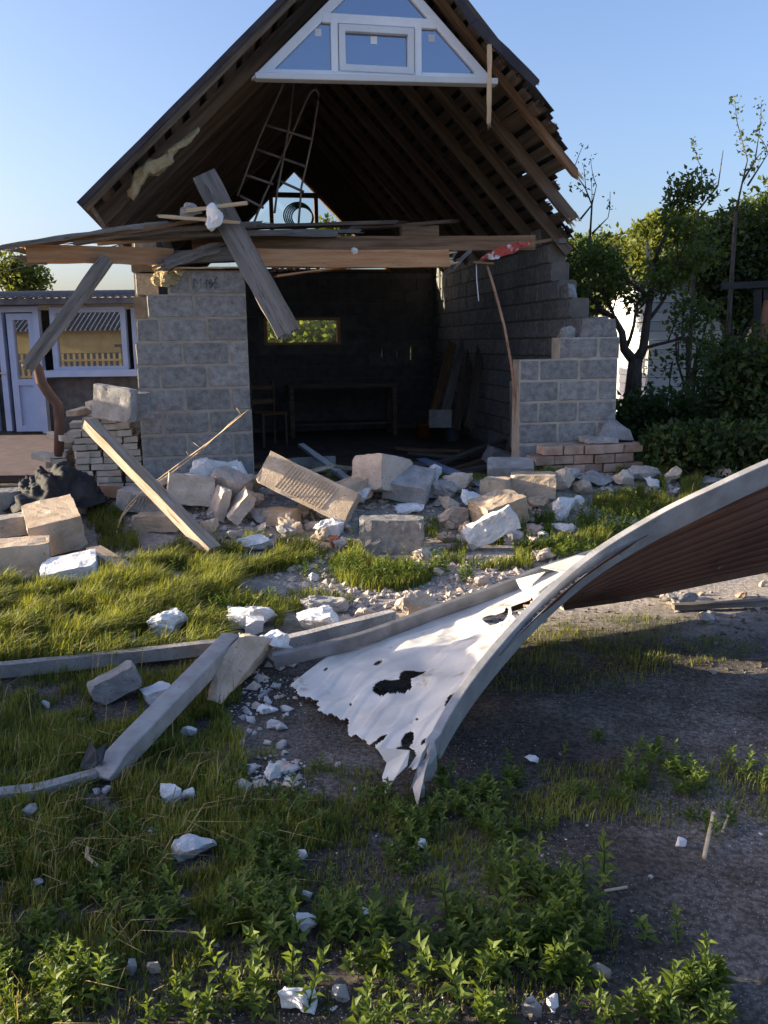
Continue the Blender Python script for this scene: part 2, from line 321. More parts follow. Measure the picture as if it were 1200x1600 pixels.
# ---------------- garage ----------------
D = 6.4; WW = 4.5; CH = .2; Z0 = .12
garage = empty("ruined_garage", GO, "blown open grey block garage with a steep gable roof and its front wall fallen away", "garage", rz=GA)
BLK = {}
def block_mesh(L_, T=.195, H=.188, var=0):
    k = (round(L_, 3), round(T, 3), round(H, 3), var)
    if k not in BLK:
        r = random.Random(var); mb = MB(); mb.box((0, 0, 0), (L_, T, H))
        bm = bmesh.new(); me = mb.mesh("block", [M['cinder']]); bm.from_mesh(me)
        bmesh.ops.bevel(bm, geom=list(bm.edges), offset=.006, segments=1, affect='EDGES')
        bmesh.ops.subdivide_edges(bm, edges=[e for e in bm.edges if e.calc_length() > .08], cuts=4, use_grid_fill=True)
        for v in bm.verts:
            e_ = noise.noise_vector(v.co * 22 + Vector((var * 5, L_ * 9, 0))) * .0035; edge = (abs(v.co.x) > L_ / 2 - .012) + (abs(v.co.z) > H / 2 - .012)
            v.co += e_; v.co -= Vector((v.co.x / L_, 0, v.co.z / H)) * max(0, noise.noise(v.co * 17 + Vector((var, 3, L_ * 7)))) * .014 * edge
        bm.to_mesh(me); bm.free(); BLK[k] = me
    return BLK[k]
def wall_run(parent, a, b, zk, axis, off, T=.2, jitter=.003, proud=.004, seed=0, L0=.4):
    """one course of blocks from a to b along axis at height index zk; off = centre of the wall across"""
    r = random.Random(seed * 97 + zk); z = Z0 + CH * zk + CH / 2; x = a; half = zk % 2
    first = L0 / 2 if half else L0
    while x < b - .06:
        L_ = min(first, b - x); first = L0
        if b - (x + L_) < .07: L_ = b - x
        me = block_mesh(round(L_ - .022, 3), T + proud * 2, CH - .020, r.randint(0, 2))
        o = link("block", me, parent)
        c = x + L_ / 2
        if axis == 'u': o.location = (c, off + r.uniform(-jitter, jitter), z)
        else: o.location = (off + r.uniform(-jitter, jitter), c, z); o.rotation_euler.z = pi / 2
        x += L_
# right-hand pier + left-hand pier
def pier(u0, tops, seed, uoff=0):
    """tops: list of (u_from, u_to) per course"""
    mb = MB()
    for k, (a, b) in enumerate(tops): mb.box(((a + b) / 2, .1, Z0 + CH * k + CH / 2 - .001 * (k % 2)), (b - a - .012, .194, CH))
    mb.box(((tops[0][0] + tops[0][1]) / 2, .1, 0.02), (tops[0][1] - tops[0][0] - .02, .19, .2))
    w = build(mb, "pier_wall", 'mortar', garage)
    for k, (a, b) in enumerate(tops): wall_run(w, a, b, k, 'u', .1, seed=seed)
    return w
pier(0, [(0, .98)] * 2 + [(0, .98)] * 2 + [(.0, .97)] * 2 + [(.0, .97), (.02, .97), (.12, .97), (.30, .97)], 1)
pier(0, [(3.48, 4.48)] * 6 + [(3.87, 4.49)], 2)
# left wall returns behind the pier: broken corner blocks seen above it
mb = MB(); mb.box((.1, D / 2 + .2, 1.24), (.19, D - .4, 2.48)); mb.box((.1, D / 2 + 1.0, 2.635), (.185, D - 2.2, .31)); lw = build(mb, "side_wall", 'mortar', garage)
mb = MB(); r = random.Random(3)
for k in range(12):
    x = .22 + (.2 if k % 2 else 0)
    while x < D - .5: mb.box((.1, x + .2, Z0 + CH * k + .1), (.2, .386, .187)); x += .4
build(mb, "block_courses", 'shadeblock', lw, kind='stuff')
for k, (px0, px1) in enumerate([(0, .2), (0, .2), (0, .21), (0, .21)]):
    o = link("block", block_mesh(.19, .19, .186, k), lw); o.location = (.11 + .012 * (k % 2), .33, Z0 + .1 + CH * (8 + k)); o.rotation_euler.z = .05 * (k - 1)
# right wall stepping back, every visible block its own
starts = [.2] * 6 + [.2, .25, .72, 1.05, 1.25, 1.35, 1.6]
mb = MB()
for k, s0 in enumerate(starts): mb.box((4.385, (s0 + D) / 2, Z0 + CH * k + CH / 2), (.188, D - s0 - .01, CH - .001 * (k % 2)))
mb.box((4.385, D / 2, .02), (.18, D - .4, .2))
rw = build(mb, "side_wall", 'shademortar', garage)
for i, (u_, v_, z_, sx, sy, sz) in enumerate(((4.28, .12, 1.52, .44, .2, .19), (4.0, .14, 1.52, .16, .16, .11), (4.4, 1.02, 1.93, .2, .26, .15), (4.4, 1.35, 2.52, .18, .2, .16))):
    rr_ = random.Random(i + 40); bm_ = [Vector((rr_.uniform(-.5, .5) * sx, rr_.uniform(-.5, .5) * sy, rr_.choice((-.5, -.5, rr_.uniform(.2, .5))) * sz)) for _ in range(22)]
    o = link("broken_block", hullmesh("broken_block", bm_, 'cinder', .012, 3, i), rw); o.location = (u_, v_, z_ + sz / 2)
for k, s0 in enumerate(starts): wall_run(rw, s0, D, k, 'v', 4.385, seed=5)
# back wall with window hole
wu0, wu1, wz0, wz1 = 1.48, 2.72, 1.47, 1.90
mb = MB(); t = .18; yb = D + .1
HOL = [(wu0, wu1, wz0, wz1), (3.40, 3.44, 1.24, 1.40), (3.445, 3.475, 1.14, 1.26), (3.66, 3.70, 1.25, 1.36), (3.89, 3.94, 1.20, 1.42)]
us = sorted({0, 4.5} | {h[0] for h in HOL} | {h[1] for h in HOL}); zs_ = sorted({0, 2.6} | {h[2] for h in HOL} | {h[3] for h in HOL})
for ua, ub in zip(us, us[1:]):
    z0_ = None
    for za, zb in list(zip(zs_, zs_[1:])) + [(9, 9)]:
        um, zm = (ua + ub) / 2, (za + zb) / 2; solid = za < 9 and not any(h[0] < um < h[1] and h[2] < zm < h[3] for h in HOL)
        if solid and z0_ is None: z0_ = za
        if not solid and z0_ is not None:
            top = min(za, 2.6); mb.box((um, yb, (z0_ + top) / 2), (ub - ua, t, top - z0_)); z0_ = None
bw = build(mb, "back_wall", 'shadeblock', garage)
mb = MB()
for k in range(12):
    x = .2 - (.2 if k % 2 else 0)
    while x < 4.3:
        z = Z0 + CH * k + .1
        if not any(z > h[2] - .09 and z < h[3] + .09 and x + .39 > h[0] and x < h[1] for h in HOL): mb.box((x + .2, D + .004, z), (.386, .02, .186))
        x += .4
build(mb, "block_courses", 'shadeblock', bw, kind='stuff')
mb = MB(); f_ = .05
for (c, s) in (((wu0 + f_ / 2, yb - .03, (wz0 + wz1) / 2), (f_, .16, wz1 - wz0)), ((wu1 - f_ / 2, yb - .03, (wz0 + wz1) / 2), (f_, .16, wz1 - wz0)),
               (((wu0 + wu1) / 2, yb - .03, wz0 + .02), (wu1 - wu0 - .1, .15, .04)), (((wu0 + wu1) / 2, yb - .03, wz1 - .02), (wu1 - wu0 - .1, .15, .04))): mb.box(c, s)
wf = build(mb, "rear_window_frame", 'freshwood', garage)
mb = MB(); mb.box(((wu0 + wu1) / 2, yb + .03, (wz0 + wz1) / 2), (wu1 - wu0 - .1, .006, wz1 - wz0 - .08)); build(mb, "pane", 'clearglass', wf)
mb = MB(); mb.box((2.25, D / 2, .03), (4.1, D, .06)); build(mb, "garage_floor", 'floor', garage)

# roof ----------------------------------------------------------
TPS = {-1: .95, 1: 1.06}; RU, RZ = 2.2, 5.02; TP = .95; SL = sqrt(1 + TP * TP)
def slope(side, s, v, dn):   # s metres down the slope from the ridge, dn metres under the outer skin
    TP = TPS[side]; SL = sqrt(1 + TP * TP); cu, cz = 1 / SL, TP / SL
    return Vector((RU + side * (s * cu - dn * cz), v, RZ - s * cz - dn * cu))
VF, VB = -.25, D + .25
SLEN = 3.5
mb = MB(); mb.bar(slope(1, .0, VF + .4, .22) * 1, slope(1, 0, VB, .22), .05, .16); roof = build(mb, "roof", 'rafter', garage)
# corrugated covering
def corr(side, s0, s1, v0, v1, keep, seed):
    mb = MB(); nv = int((v1 - v0) / .0225); ns = max(2, int((s1 - s0) / .05)); idx = {}
    vs = []; fs = []
    for i in range(ns + 1):
        for j in range(nv + 1):
            s = s0 + (s1 - s0) * i / ns; v = v0 + (v1 - v0) * j / nv
            vs.append(slope(side, s, v, .0 + .022 * (1 - cos(2 * pi * v / .18)) / 2 - .004))
    for i in range(ns):
        for j in range(nv):
            s = s0 + (s1 - s0) * (i + .5) / ns; v = v0 + (v1 - v0) * (j + .5) / nv
            if keep(s, v): a = i * (nv + 1) + j; fs.append((a, a + 1, a + nv + 2, a + nv + 1))
    if not fs: return
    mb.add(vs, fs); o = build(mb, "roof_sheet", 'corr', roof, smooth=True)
    md = o.modifiers.new("thickness", 'SOLIDIFY'); md.thickness = .008
def torn(s, v):     # the lower front right corner of the roof is torn away
    e = .10 * noise.noise(Vector((s * 3, v * 3, 1))) + .07 * noise.noise(Vector((s * 11, v * 11, 2)))
    edge = VF
    if s > 2.15: edge = VF + .08 + (s - 2.15) * .7 + e * 1.6
    if s > 2.62: edge = .45 + (s - 2.62) * 2.2 + e * 2.2
    if s > 3.0: edge = 1.1 + (s - 3.0) * .5 + e * 2.4
    if v < edge: return False
    if (v - 1.15) ** 2 + (s - 2.5) ** 2 < (.085 + e * .8) ** 2: return False
    if (v - 1.5) ** 2 + (s - 2.35) ** 2 < .03 ** 2 or (v - .6) ** 2 + (s - 1.85) ** 2 < .03 ** 2: return False
    if s > 3.05 and noise.noise(Vector((s * 8, v * 8, 5))) > .32 and v < 2.2: return False
    return True
vsl = np.linspace(VF, VB, 7)
for i in range(6):
    for (a, b) in ((0, 1.8), (1.7, SLEN)):
        corr(-1, a, b, vsl[i], vsl[i + 1] + .04, lambda s, v: True, i)
        corr(1, a, b, vsl[i], vsl[i + 1] + .04, torn, i)
# deck boards (along the ridge) under the sheets
r = random.Random(11)
for side in (-1, 1):
    s = .08; k = 0
    while s < SLEN - .1:
        wbd = r.uniform(.11, .14); v0 = VF + .03 + r.uniform(0, .03)
        if side == 1 and s > 1.0: v0 += r.uniform(0, .12)
        if side == 1 and s > 2.0: v0 += (s - 2.0) * .50 + r.uniform(-.05, .16)
        if side == 1 and s > 2.6: v0 += .40 + (s - 2.6) * .5 + r.uniform(-.1, .25)
        p = slope(side, s + wbd / 2, v0, .042); q = slope(side, s + wbd / 2, VB, .042)
        nrm = Vector((side * TP / SL, 0, 1 / SL))
        br = side == 1 and s > .9
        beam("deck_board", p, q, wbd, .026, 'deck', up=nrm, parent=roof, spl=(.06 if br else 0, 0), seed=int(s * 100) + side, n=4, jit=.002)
        s += wbd + (.085 if side == -1 else .05); k += 1
# dark roofing felt between the boards and the sheets
mb = MB()
for side in (-1, 1):
    for (a, b) in ((0, 1.2), (1.2, 2.0), (2.0, 2.5), (2.5, 3.45)):
        v0 = VF + .06 if side == -1 else [VF + .08, VF + .15, .45, 1.45][(0, 1.2, 2.0, 2.5).index(a)]
        P = [slope(side, a, v0, .028), slope(side, b, v0 + (.03 if side == 1 else 0), .028), slope(side, b, VB - .02, .028), slope(side, a, VB - .02, .028)]
        mb.add(P, [(0, 1, 2, 3)])
build(mb, "roofing_felt", 'tarp', roof)
# rafters
rv = [.02 + .64 * k for k in range(11)]
for k, v in enumerate(rv):
    if v > D + .1: break
    for side in (-1, 1):
        v = (.02 if side == 1 else .24) + .64 * k
        if v > D + .1: continue
        sl = 3.46; sp = (0, 0); w = .05; mt = 'rafter'; h = .115
        if side == 1 and k == 0: sl = 2.72; sp = (0, .10); h = .07; mt = 'brownwood'
        if side == 1 and k == 1: sl = 3.12; sp = (0, .06)
        if side == -1 and k == 0: mt = 'rafter'; h = .115
        dn = .055 + h / 2
        nrm = Vector((side * TP / SL, 0, 1 / SL))
        beam("rafter", slope(side, .05, v, dn), slope(side, sl, v, dn), w, h, mt, up=nrm, parent=roof, spl=sp, seed=k + 20 * side, n=8, jit=.004, warp=.02, spmat='palewood')
# a broken cross brace nailed under the front rafters on the right
def onroof(px, py, dn, side=1):
    TP = TPS[side]; n_ = Vector((side * TP, 0, 1)).normalized(); o_ = slope(side, 1, 0, dn); c = CAM - GO; c = Vector((c.dot(GU), c.dot(GV), c.z)); d = ray(px, py); d = Vector((d.dot(GU), d.dot(GV), d.z))
    return c + d * ((o_ - c).dot(n_) / d.dot(n_))
nR = Vector((TPS[1], 0, 1)).normalized()
beam("brace", onroof(838, 168, .065), onroof(706, 250, .065), .13, .03, 'rafter', up=nR, parent=roof, seed=77, n=4)
# barge boards on the front edge
beam("fascia_board", slope(-1, .0, VF - .01, .07), slope(-1, SLEN - .02, VF - .01, .06), .026, .055, 'rafter', up=(-.69, 0, .72), parent=roof, n=10, seed=5)
beam("fascia_board", slope(-1, .0, VF - .035, .02), slope(-1, SLEN, VF - .035, .02), .03, .05, 'corr', up=(-.69, 0, .72), parent=roof, n=10, seed=6)
beam("fascia_board", slope(1, .0, VF - .01, .07), slope(1, 1.42, VF - .01, .07), .026, .085, 'rafter', up=(.69, 0, .72), parent=roof, n=6, seed=7, spl=(0, .08))
lo = loc(838, 131, VF - .05); hi = loc(740, 34, VF - .04)
beam("fascia_board", slope(1, .0, VF - .035, .02), hi + Vector((0, 0, .0)), .035, .06, 'corr', up=(.69, 0, .72), parent=roof, n=6, seed=8)
beam("fascia_board", hi, lo, .035, .075, 'corr', up=(.69, 0, .72), parent=roof, n=6, seed=9, spl=(0, .02))
# eave soffit board of the left eave
beam("eave_board", slope(-1, SLEN - .04, VF + .05, .15), slope(-1, SLEN - .04, VB, .15), .2, .03, 'rafter', up=(1, 0, .6), parent=roof, n=4, seed=31)

# yellow insulation foam stuck to the left rafter
def blob(pts, name, mat, parent=None, rough=.02, seed=0, **kw):
    me = hullmesh(name, pts, mat, rough, 3, seed); me.polygons.foreach_set("use_smooth", [True] * len(me.polygons)); return link(name, me, parent, **kw)
mb = MB()
fp = [(205, 308), (212, 286), (224, 268), (240, 262), (262, 248), (268, 236), (296, 214), (312, 204)]
fr_ = [.03, .045, .06, .06, .05, .03, .02, .01]
mb.tube([loc(x, y, -.06 + .01 * (i % 2)) for i, (x, y) in enumerate(fp)], fr_, 10)
bmf = bmesh.new(); me = mb.mesh("insulation_foam", [M['foam']]); bmf.from_mesh(me)
bmesh.ops.subdivide_edges(bmf, edges=bmf.edges, cuts=2, use_grid_fill=True)
for v in bmf.verts: v.co += noise.noise_vector(v.co * 16) * .035
bmf.to_mesh(me); bmf.free(); me.polygons.foreach_set("use_smooth", [True] * len(me.polygons)); link("insulation_foam", me, roof)

# front gable glazing -------------------------------------------
VW = -.06
def P(x, y, v=VW): return loc(x, y, v)
BL, BR, AP = P(392, 124), P(774, 132), P(592, -76)
def inset(poly, d):
    # inset a convex polygon in the u-z plane
    out = []; n_ = len(poly); c = sum(poly, Vector()) / n_
    lines = []
    for i in range(n_):
        a, b = poly[i], poly[(i + 1) % n_]; e = (b - a).normalized(); nn = Vector((-e.z, 0, e.x))
        if (c - a).dot(nn) < 0: nn = -nn
        lines.append((a + nn * d, e))
    for i in range(n_):
        (p1, e1), (p2, e2) = lines[i - 1], lines[i]
        den = e1.x * e2.z - e1.z * e2.x; w_ = p2 - p1; t_ = (w_.x * e2.z - w_.z * e2.x) / den; out.append(p1 + e1 * t_)
    return out
def ringframe(mb, outer, d, y0, y1):
    inner = inset(outer, d); n_ = len(outer); vs = []
    for ring in (outer, inner):
        for yv in (y0, y1): vs += [Vector((p.x, yv, p.z)) for p in ring]
    fs = []
    for i in range(n_):
        j = (i + 1) % n_
        fs += [(i, j, 2 * n_ + j, 2 * n_ + i), (n_ + i, 3 * n_ + i, 3 * n_ + j, n_ + j), (i, n_ + i, n_ + j, j), (2 * n_ + i, 2 * n_ + j, 3 * n_ + j, 3 * n_ + i)]
    mb.add(vs, fs); return inner
def onedge(a, b, z): t_ = (z - a.z) / (b.z - a.z); return a + (b - a) * t_
def atu(a, b, u): t_ = (u - a.x) / (b.x - a.x); return a + (b - a) * t_
mb = MB(); inner = ringframe(mb, [BL, BR, AP], .075, VW - .035, VW + .035)
z_t = P(580, 34).z; z_b = inner[0].z; 
u1 = P(522, 80).x; u2 = P(652, 80).x; tw = .05
gl = onedge(inner[0], inner[2], z_t); gr = onedge(inner[1], inner[2], z_t)
mb.box(((gl.x + gr.x) / 2, VW - .003, z_t), (gr.x - gl.x + .06, .07, .075))
zb_ = z_b; 
for u_ in (u1, u2): mb.box((u_, VW - .006, (zb_ + z_t) / 2), (.06, .07, z_t - zb_ + .01))
gw_o = build(mb, "gable_window", 'pvc', garage, bevel=.006)
mb = MB(); mb.bar((BL.x + .03, VW - .085, BL.z - .005), (BR.x - .02, VW - .085, BR.z - .01), .11, .05); build(mb, "window_sill", 'pvc', gw_o, bevel=.008)
yp = VW + .0
zt2 = z_t - .037
pl = [inner[0], Vector((u1 - .03, 0, z_b)), Vector((u1 - .03, 0, zt2)), onedge(inner[0], inner[2], zt2)]
pr = [Vector((u2 + .03, 0, z_b)), inner[1], onedge(inner[1], inner[2], zt2), Vector((u2 + .03, 0, zt2))]
pc = [Vector((u1 + .03, 0, z_b)), Vector((u2 - .03, 0, z_b)), Vector((u2 - .03, 0, zt2)), Vector((u1 + .03, 0, zt2))]
zt3 = z_t + .037
pt = [onedge(inner[0], inner[2], zt3), onedge(inner[1], inner[2], zt3), inner[2]]
for poly in (pl, pr, pt):
    mb = MB(); mb.prism([Vector((p.x, yp, p.z)) for p in poly], (0, 1, 0), .012); build(mb, "pane", 'gableglass', gw_o)
mb = MB(); inn = ringframe(mb, [Vector((p.x, 0, p.z)) for p in inset(pc, .006)], .055, VW - .05, VW + .01); sash = build(mb, "sash", 'pvc', gw_o, bevel=.006)
mb = MB(); mb.prism([Vector((p.x, yp, p.z)) for p in inn], (0, 1, 0), .012); build(mb, "pane", 'gableglass', gw_o)
for (x, y) in ((497, 51), (584, 63), (674, 60)):
    p = P(x, y); mb = MB(); mb.box((p.x, yp - .003, p.z), (.055, .003, .06)); build(mb, "sticker", 'pvc', gw_o)

# rear gable: boarded, with a triangular glazed light ---------------
ap = loc(460, 262, D); bl_ = loc(404, 352, D); br_ = loc(552, 352, D)
uL = bl_.x - .05; 
AP2 = Vector((ap.x, D, ap.z)); 
TR = [Vector((ap.x - (ap.z - 2.62) / 1.02, D, 2.62)), Vector((ap.x + (ap.z - 2.62) / 1.02, D, 2.62)), AP2]
mb = MB()
zg = 2.52; og = [Vector((RU - (RZ - .06 - zg) / TP, D, zg)), Vector((RU + (RZ - .06 - zg) / TP, D, zg)), Vector((RU, D, RZ - .06))]
vs = []
for yv in (D + .02, D + .07):
    vs += [Vector((p.x, yv, p.z)) for p in og] + [Vector((p.x, yv, p.z)) for p in TR]
fs = []
for b0 in (0, 6):
    for i in range(3): j = (i + 1) % 3; fs.append((b0 + i, b0 + j, b0 + 3 + j, b0 + 3 + i))
for i in range(3): j = (i + 1) % 3; fs += [(i, j, 6 + j, 6 + i), (3 + i, 3 + j, 9 + j, 9 + i)]
mb.add(vs, fs); bg = build(mb, "rear_gable", 'darkdeck', garage)
mb = MB(); ringframe(mb, TR, .04, D - .03, D + .08); rz = loc(460, 305, D).z
a_ = onedge(TR[0], TR[2], rz); b_ = onedge(TR[1], TR[2], rz); mb.bar(Vector((a_.x, D, rz)), Vector((b_.x, D, rz)), .08, .07)
for px_ in (424, 494): u_ = loc(px_, 330, D).x; mb.box((u_, D, (2.62 + rz) / 2), (.06, .07, rz - 2.62))
gfr = build(mb, "rear_gable_frame", 'brownwood', garage)
mb = MB(); mb.prism([Vector((p.x, D + .03, p.z)) for p in TR], (0, 1, 0), .006); build(mb, "pane", 'clearglass', gfr)

# steel ladder hanging in the loft ----------------------------------
LV = 1.1
def GWp(x, y, v): q = loc(x, y, v); return gw(q.x, q.y, q.z)
lad = empty("tube_ladder", GWp(400, 350, LV), "thin bent tube ladder hanging in the dark loft under the gable window", "ladder")
def child_tube(pts, r, name, mat, par, n=8):
    mb = MB(); o_ = par.location; mb.tube([Vector(p) - o_ for p in pts], r, n); return build(mb, name, mat, par, smooth=True)
for pts in ([(447, 120), (440, 137), (405, 215), (371, 306)], [(396, 350), (412, 308), (446, 233), (481, 150), (487, 142), (494, 140), (498, 146), (497, 160), (487, 221), (471, 292), (466, 356)], [(459, 130), (452, 196), (433, 300), (429, 333)]):
    child_tube([GWp(x, y, LV + (.05 if len(pts) > 4 else -.03)) for x, y in pts], .011, "rail", 'tube', lad)
for (a, b) in (((412, 194), (489, 218)), ((400, 233), (477, 260)), ((383, 273), (427, 288)), ((375, 306), (412, 325)), ((433, 281), (475, 300))):
    child_tube([GWp(*a, LV), GWp(*b, LV + .03)], .013, "rung", 'tube', lad)
mb = MB()
for k in range(5):
    c = GWp(466 + k * 2, 338, 4.6); R_ = .20 - .012 * k
    mb.tube([c + GU * (R_ * cos(t_)) + Vector((0, 0, 1)) * (R_ * sin(t_) * .9) + GV * (.03 * k + .02 * sin(3 * t_)) for t_ in np.linspace(0, 2 * pi, 28)], .011, 6)
build(mb, "hose_coil", 'green', label="coiled green garden hose standing in the loft before the small rear window", cat="hose", smooth=True)
# ---------------- collapsed ceiling timber ----------------
def fb(name, a, b, v0, v1, w, h, mat, label, cat="beam", **kw):
    """timber whose centre line runs between two picture points at garage depths v0 and v1"""
    p = GWp(a[0], a[1], v0); q = GWp(b[0], b[1], v1)
    return beam(name, p, q, w, h, mat, label=label, cat=cat, **kw)
fb("ceiling_beam", (45, 397), (268, 402), -.42, -.05, .10, .13, 'freshwood', "orange brown beam jutting left past the pier, its outer end torn to a grey point", spl=(.16, .04), seed=1, n=8, jit=.007, warp=.01, spmat='oldwood')
fb("ceiling_beam", (396, 403), (702, 404), -.10, -.10, .11, .145, 'freshwood', "pale orange beam over the opening, its right end shattered into splinters", spl=(0, .07), seed=2, n=8, jit=.004, warp=.012, spmat='palewood')
fb("ceiling_beam", (300, 384), (832, 380), .22, .30, .14, .13, 'brownwood', "long dark brown beam lying behind and above the pale shattered beam", seed=3, n=8, warp=.01)
fb("splintered_plank", (2, 387), (262, 350), -.55, -.18, .12, .035, 'oldwood', "long grey plank pointing far left under the eave, thin splintered tip", "plank", spl=(.12, .03), seed=4, n=10, warp=.03, jit=.008)
fb("splintered_plank", (60, 381), (330, 340), -.42, -.2, .09, .03, 'brownwood', "brown split plank lying on the long grey plank under the left eave", "plank", spl=(.2, .05), seed=5, n=10, warp=.03, jit=.008, spmat='palewood')
fb("splintered_plank", (120, 378), (400, 352), -.3, .0, .16, .04, 'oldwood', "wide grey cracked plank in the heap on the left pier", "plank", spl=(.1, .1), seed=6, n=8, warp=.03, jit=.008)
fb("splintered_plank", (150, 376), (520, 368), -.1, .25, .22, .05, 'oldwood', "thick dark plank under the cracked grey planks, above the orange beam", "plank", spl=(.06, .05), seed=7, n=8, warp=.03, jit=.006)
fb("splintered_plank", (290, 330), (386, 317), -.3, -.35, .035, .03, 'palewood', "short pale lath sticking up to the right, crossing the leaning grey board", "lath", spl=(.04, .01), seed=8)
fb("splintered_plank", (248, 338), (374, 348), -.32, -.36, .03, .025, 'palewood', "thin pale lath sloping down right in front of the leaning grey board", "lath", spl=(.02, .01), seed=9)
fb("splintered_plank", (330, 365), (560, 362), .0, .3, .12, .03, 'oldwood', "grey floor plank lying right of the leaning board under the loft ladder", "plank", spl=(.1, .05), seed=10, warp=.03)
fb("splintered_plank", (380, 356), (610, 349), .3, .7, .18, .03, 'rafter', "dark plank across the loft edge below the small rear window", "plank", spl=(.1, .15), seed=12, warp=.03)
fb("splintered_plank", (540, 357), (700, 347), .6, 1.1, .2, .03, 'rafter', "dark short plank on the loft edge left of the brick shaped offcut", "plank", spl=(.1, .15), seed=13, warp=.03)
fb("splintered_plank", (255, 413), (345, 384), -.14, .02, .12, .09, 'oldwood', "grey twisted beam stump broken over the top of the left pier", "beam", spl=(.08, .08), seed=14, warp=.03, jit=.012, spmat='oldwood')
fb("splintered_plank", (240, 405), (380, 398), .05, .15, .18, .11, 'oldwood', "dark weathered beam end resting on the left pier behind the broken stump", "beam", spl=(.06, .03), seed=15)
fb("splintered_plank", (276, 420), (374, 419), .02, .05, .2, .012, 'palewood', "thin pale splintered slat lying on top of the left pier", "slat", spl=(.03, .02), seed=16, jit=.004)
fb("offcut", (626, 362), (684, 362), .5, .5, .09, .10, 'brownwood', "short squared brown offcut sitting on the loft edge above the shattered beam", "offcut", seed=17)
fb("ceiling_lath", (432, 432), (652, 409), -.06, -.04, .16, .012, 'freshwood', "thin sagging ceiling lath with grey plaster on it, under the pale beam", "lath", seed=18, warp=.02, spl=(.02, .03), n=10)
fb("splintered_plank", (696, 425), (712, 392), -.05, .1, .02, .02, 'oldwood', "short grey splinter hanging below the shattered beam end", "splinter", spl=(.05, .02), seed=19)
fb("splintered_plank", (706, 420), (734, 392), -.05, .1, .04, .02, 'oldwood', "forked grey splinter hanging right of the shattered beam end", "splinter", spl=(.09, .02), seed=20)
fb("splintered_plank", (738, 410), (770, 412), -.04, -.02, .05, .02, 'brownwood', "small flat scrap of board from which the thin brown pole hangs", "scrap", seed=21)
fb("splintered_plank", (800, 385), (872, 372), .2, 1.5, .05, .03, 'brownwood', "narrow brown board resting on the broken right wall by the red plastic", "board", seed=22, spl=(.02, .05))
fb("leaning_board", (318, 272), (452, 521), -.12, -.62, .20, .035, 'oldwood', "wide grey board leaning diagonally across the pier, split lower end hanging free", "board", up=(.2, -1, .1), spl=(0, .025), seed=23, n=10, warp=.01, jit=.005)
fb("leaning_board", (168, 404), (42, 576), -.35, -.5, .10, .10, 'oldwood', "grey square gutter post slanting down left from the orange beam to the bent pipe", "post", up=(.3, -1, .1), seed=24, n=8, jit=.006, spl=(0, .02))
fb("hanging_lath", (765, 70), (764, 192), -.30, -.30, .035, .022, 'palewood', "thin pale lath hanging straight down beside the right corner of the gable window", "lath", up=(0, 1, 0), spl=(.01, .05), seed=61)
# plaster crumbs on the ceiling lath, plaster lumps in the heap
mb = MB(); rr = random.Random(5)
for k in range(170):
    t_ = rr.random(); x = 424 + 190 * t_; y = 425 - 20 * t_ - rr.random() * (8 * (1 - t_) + 2)
    c = GWp(x, y, -.02 + rr.uniform(-.07, .07)); s_ = rr.uniform(.006, .022)
    mb.box(c, (s_, s_, s_ * .8), Matrix.Rotation(rr.uniform(0, 3), 3, Vector((rr.random(), rr.random(), 1)).normalized()))
build(mb, "plaster_crumbs", 'plaster', label="grey plaster crumbs lying along the sagging ceiling lath", cat="plaster crumbs", kind='stuff')
def rockpts(sx, sy, sz, r, n=16, boxy=.6):
    out = []
    for i in range(n):
        d = Vector((r.gauss(0, 1), r.gauss(0, 1), r.gauss(0, 1))).normalized()
        m_ = max(abs(d.x), abs(d.y), abs(d.z)); c = d / m_; e = d.lerp(c, boxy) * r.uniform(.8, 1.05)
        out.append(Vector((e.x * sx / 2, e.y * sy / 2, e.z * sz / 2)))
    return out
def lump(name, p, size, mat, label, cat, seed, rough=.012, n=16, boxy=.5, group=None, cuts=2, parent=None):
    r = random.Random(seed); pts = rockpts(*size, r, n, boxy); z0 = min(q.z for q in pts); pts = [q - Vector((0, 0, z0)) for q in pts]
    me = hullmesh(name, pts, mat, rough, cuts, seed); o = link(name, me, parent, label, cat, group); o.location = p; return o
lump("plastic_bag", GWp(335, 362, -.35), (.14, .08, .24), 'white', "pale crumpled bag hanging on the leaning grey board under the short lath", "bag", 3, .02)
lump("plastic_bag", GWp(296, 340, -.25), (.22, .1, .12), 'grey', "grey crumpled plastic scrap on the heap left of the leaning board", "plastic scrap", 4, .03)
lump("paper_scrap", GWp(554, 398, -.18), (.07, .02, .07), 'white', "small white torn scrap stuck on the middle of the pale beam", "scrap", 5, .01)
lump("foam_lump", GWp(262, 447, -.02), (.30, .16, .18), 'foam', "crumbly yellow insulation wool pressed over the corner of the left pier", "insulation wool", 6, .04, cuts=3)
# red and white plastic sack
mb = MB(); a_ = GWp(750, 405, .02); b_ = GWp(830, 378, .12)
vs = []; fs = []; n1, n2 = 14, 6
for i in range(n1 + 1):
    for j in range(n2 + 1):
        p = a_.lerp(b_, i / n1) + Vector((0, -.02, .075)) * ((j / n2 - .5) * sin(pi * (i + .6) / (n1 + 1.4)) * 1.3); p += noise.noise_vector(p * 22) * .022; vs.append(p)
fs = [(i * (n2 + 1) + j, i * (n2 + 1) + j + 1, (i + 1) * (n2 + 1) + j + 1, (i + 1) * (n2 + 1) + j) for i in range(n1) for j in range(n2)]
mb.add(vs, fs); o = build(mb, "plastic_sack", 'red', label="red plastic sack with white print caught at the right end of the beams", cat="sack"); md = o.modifiers.new("t", 'SOLIDIFY'); md.thickness = .004
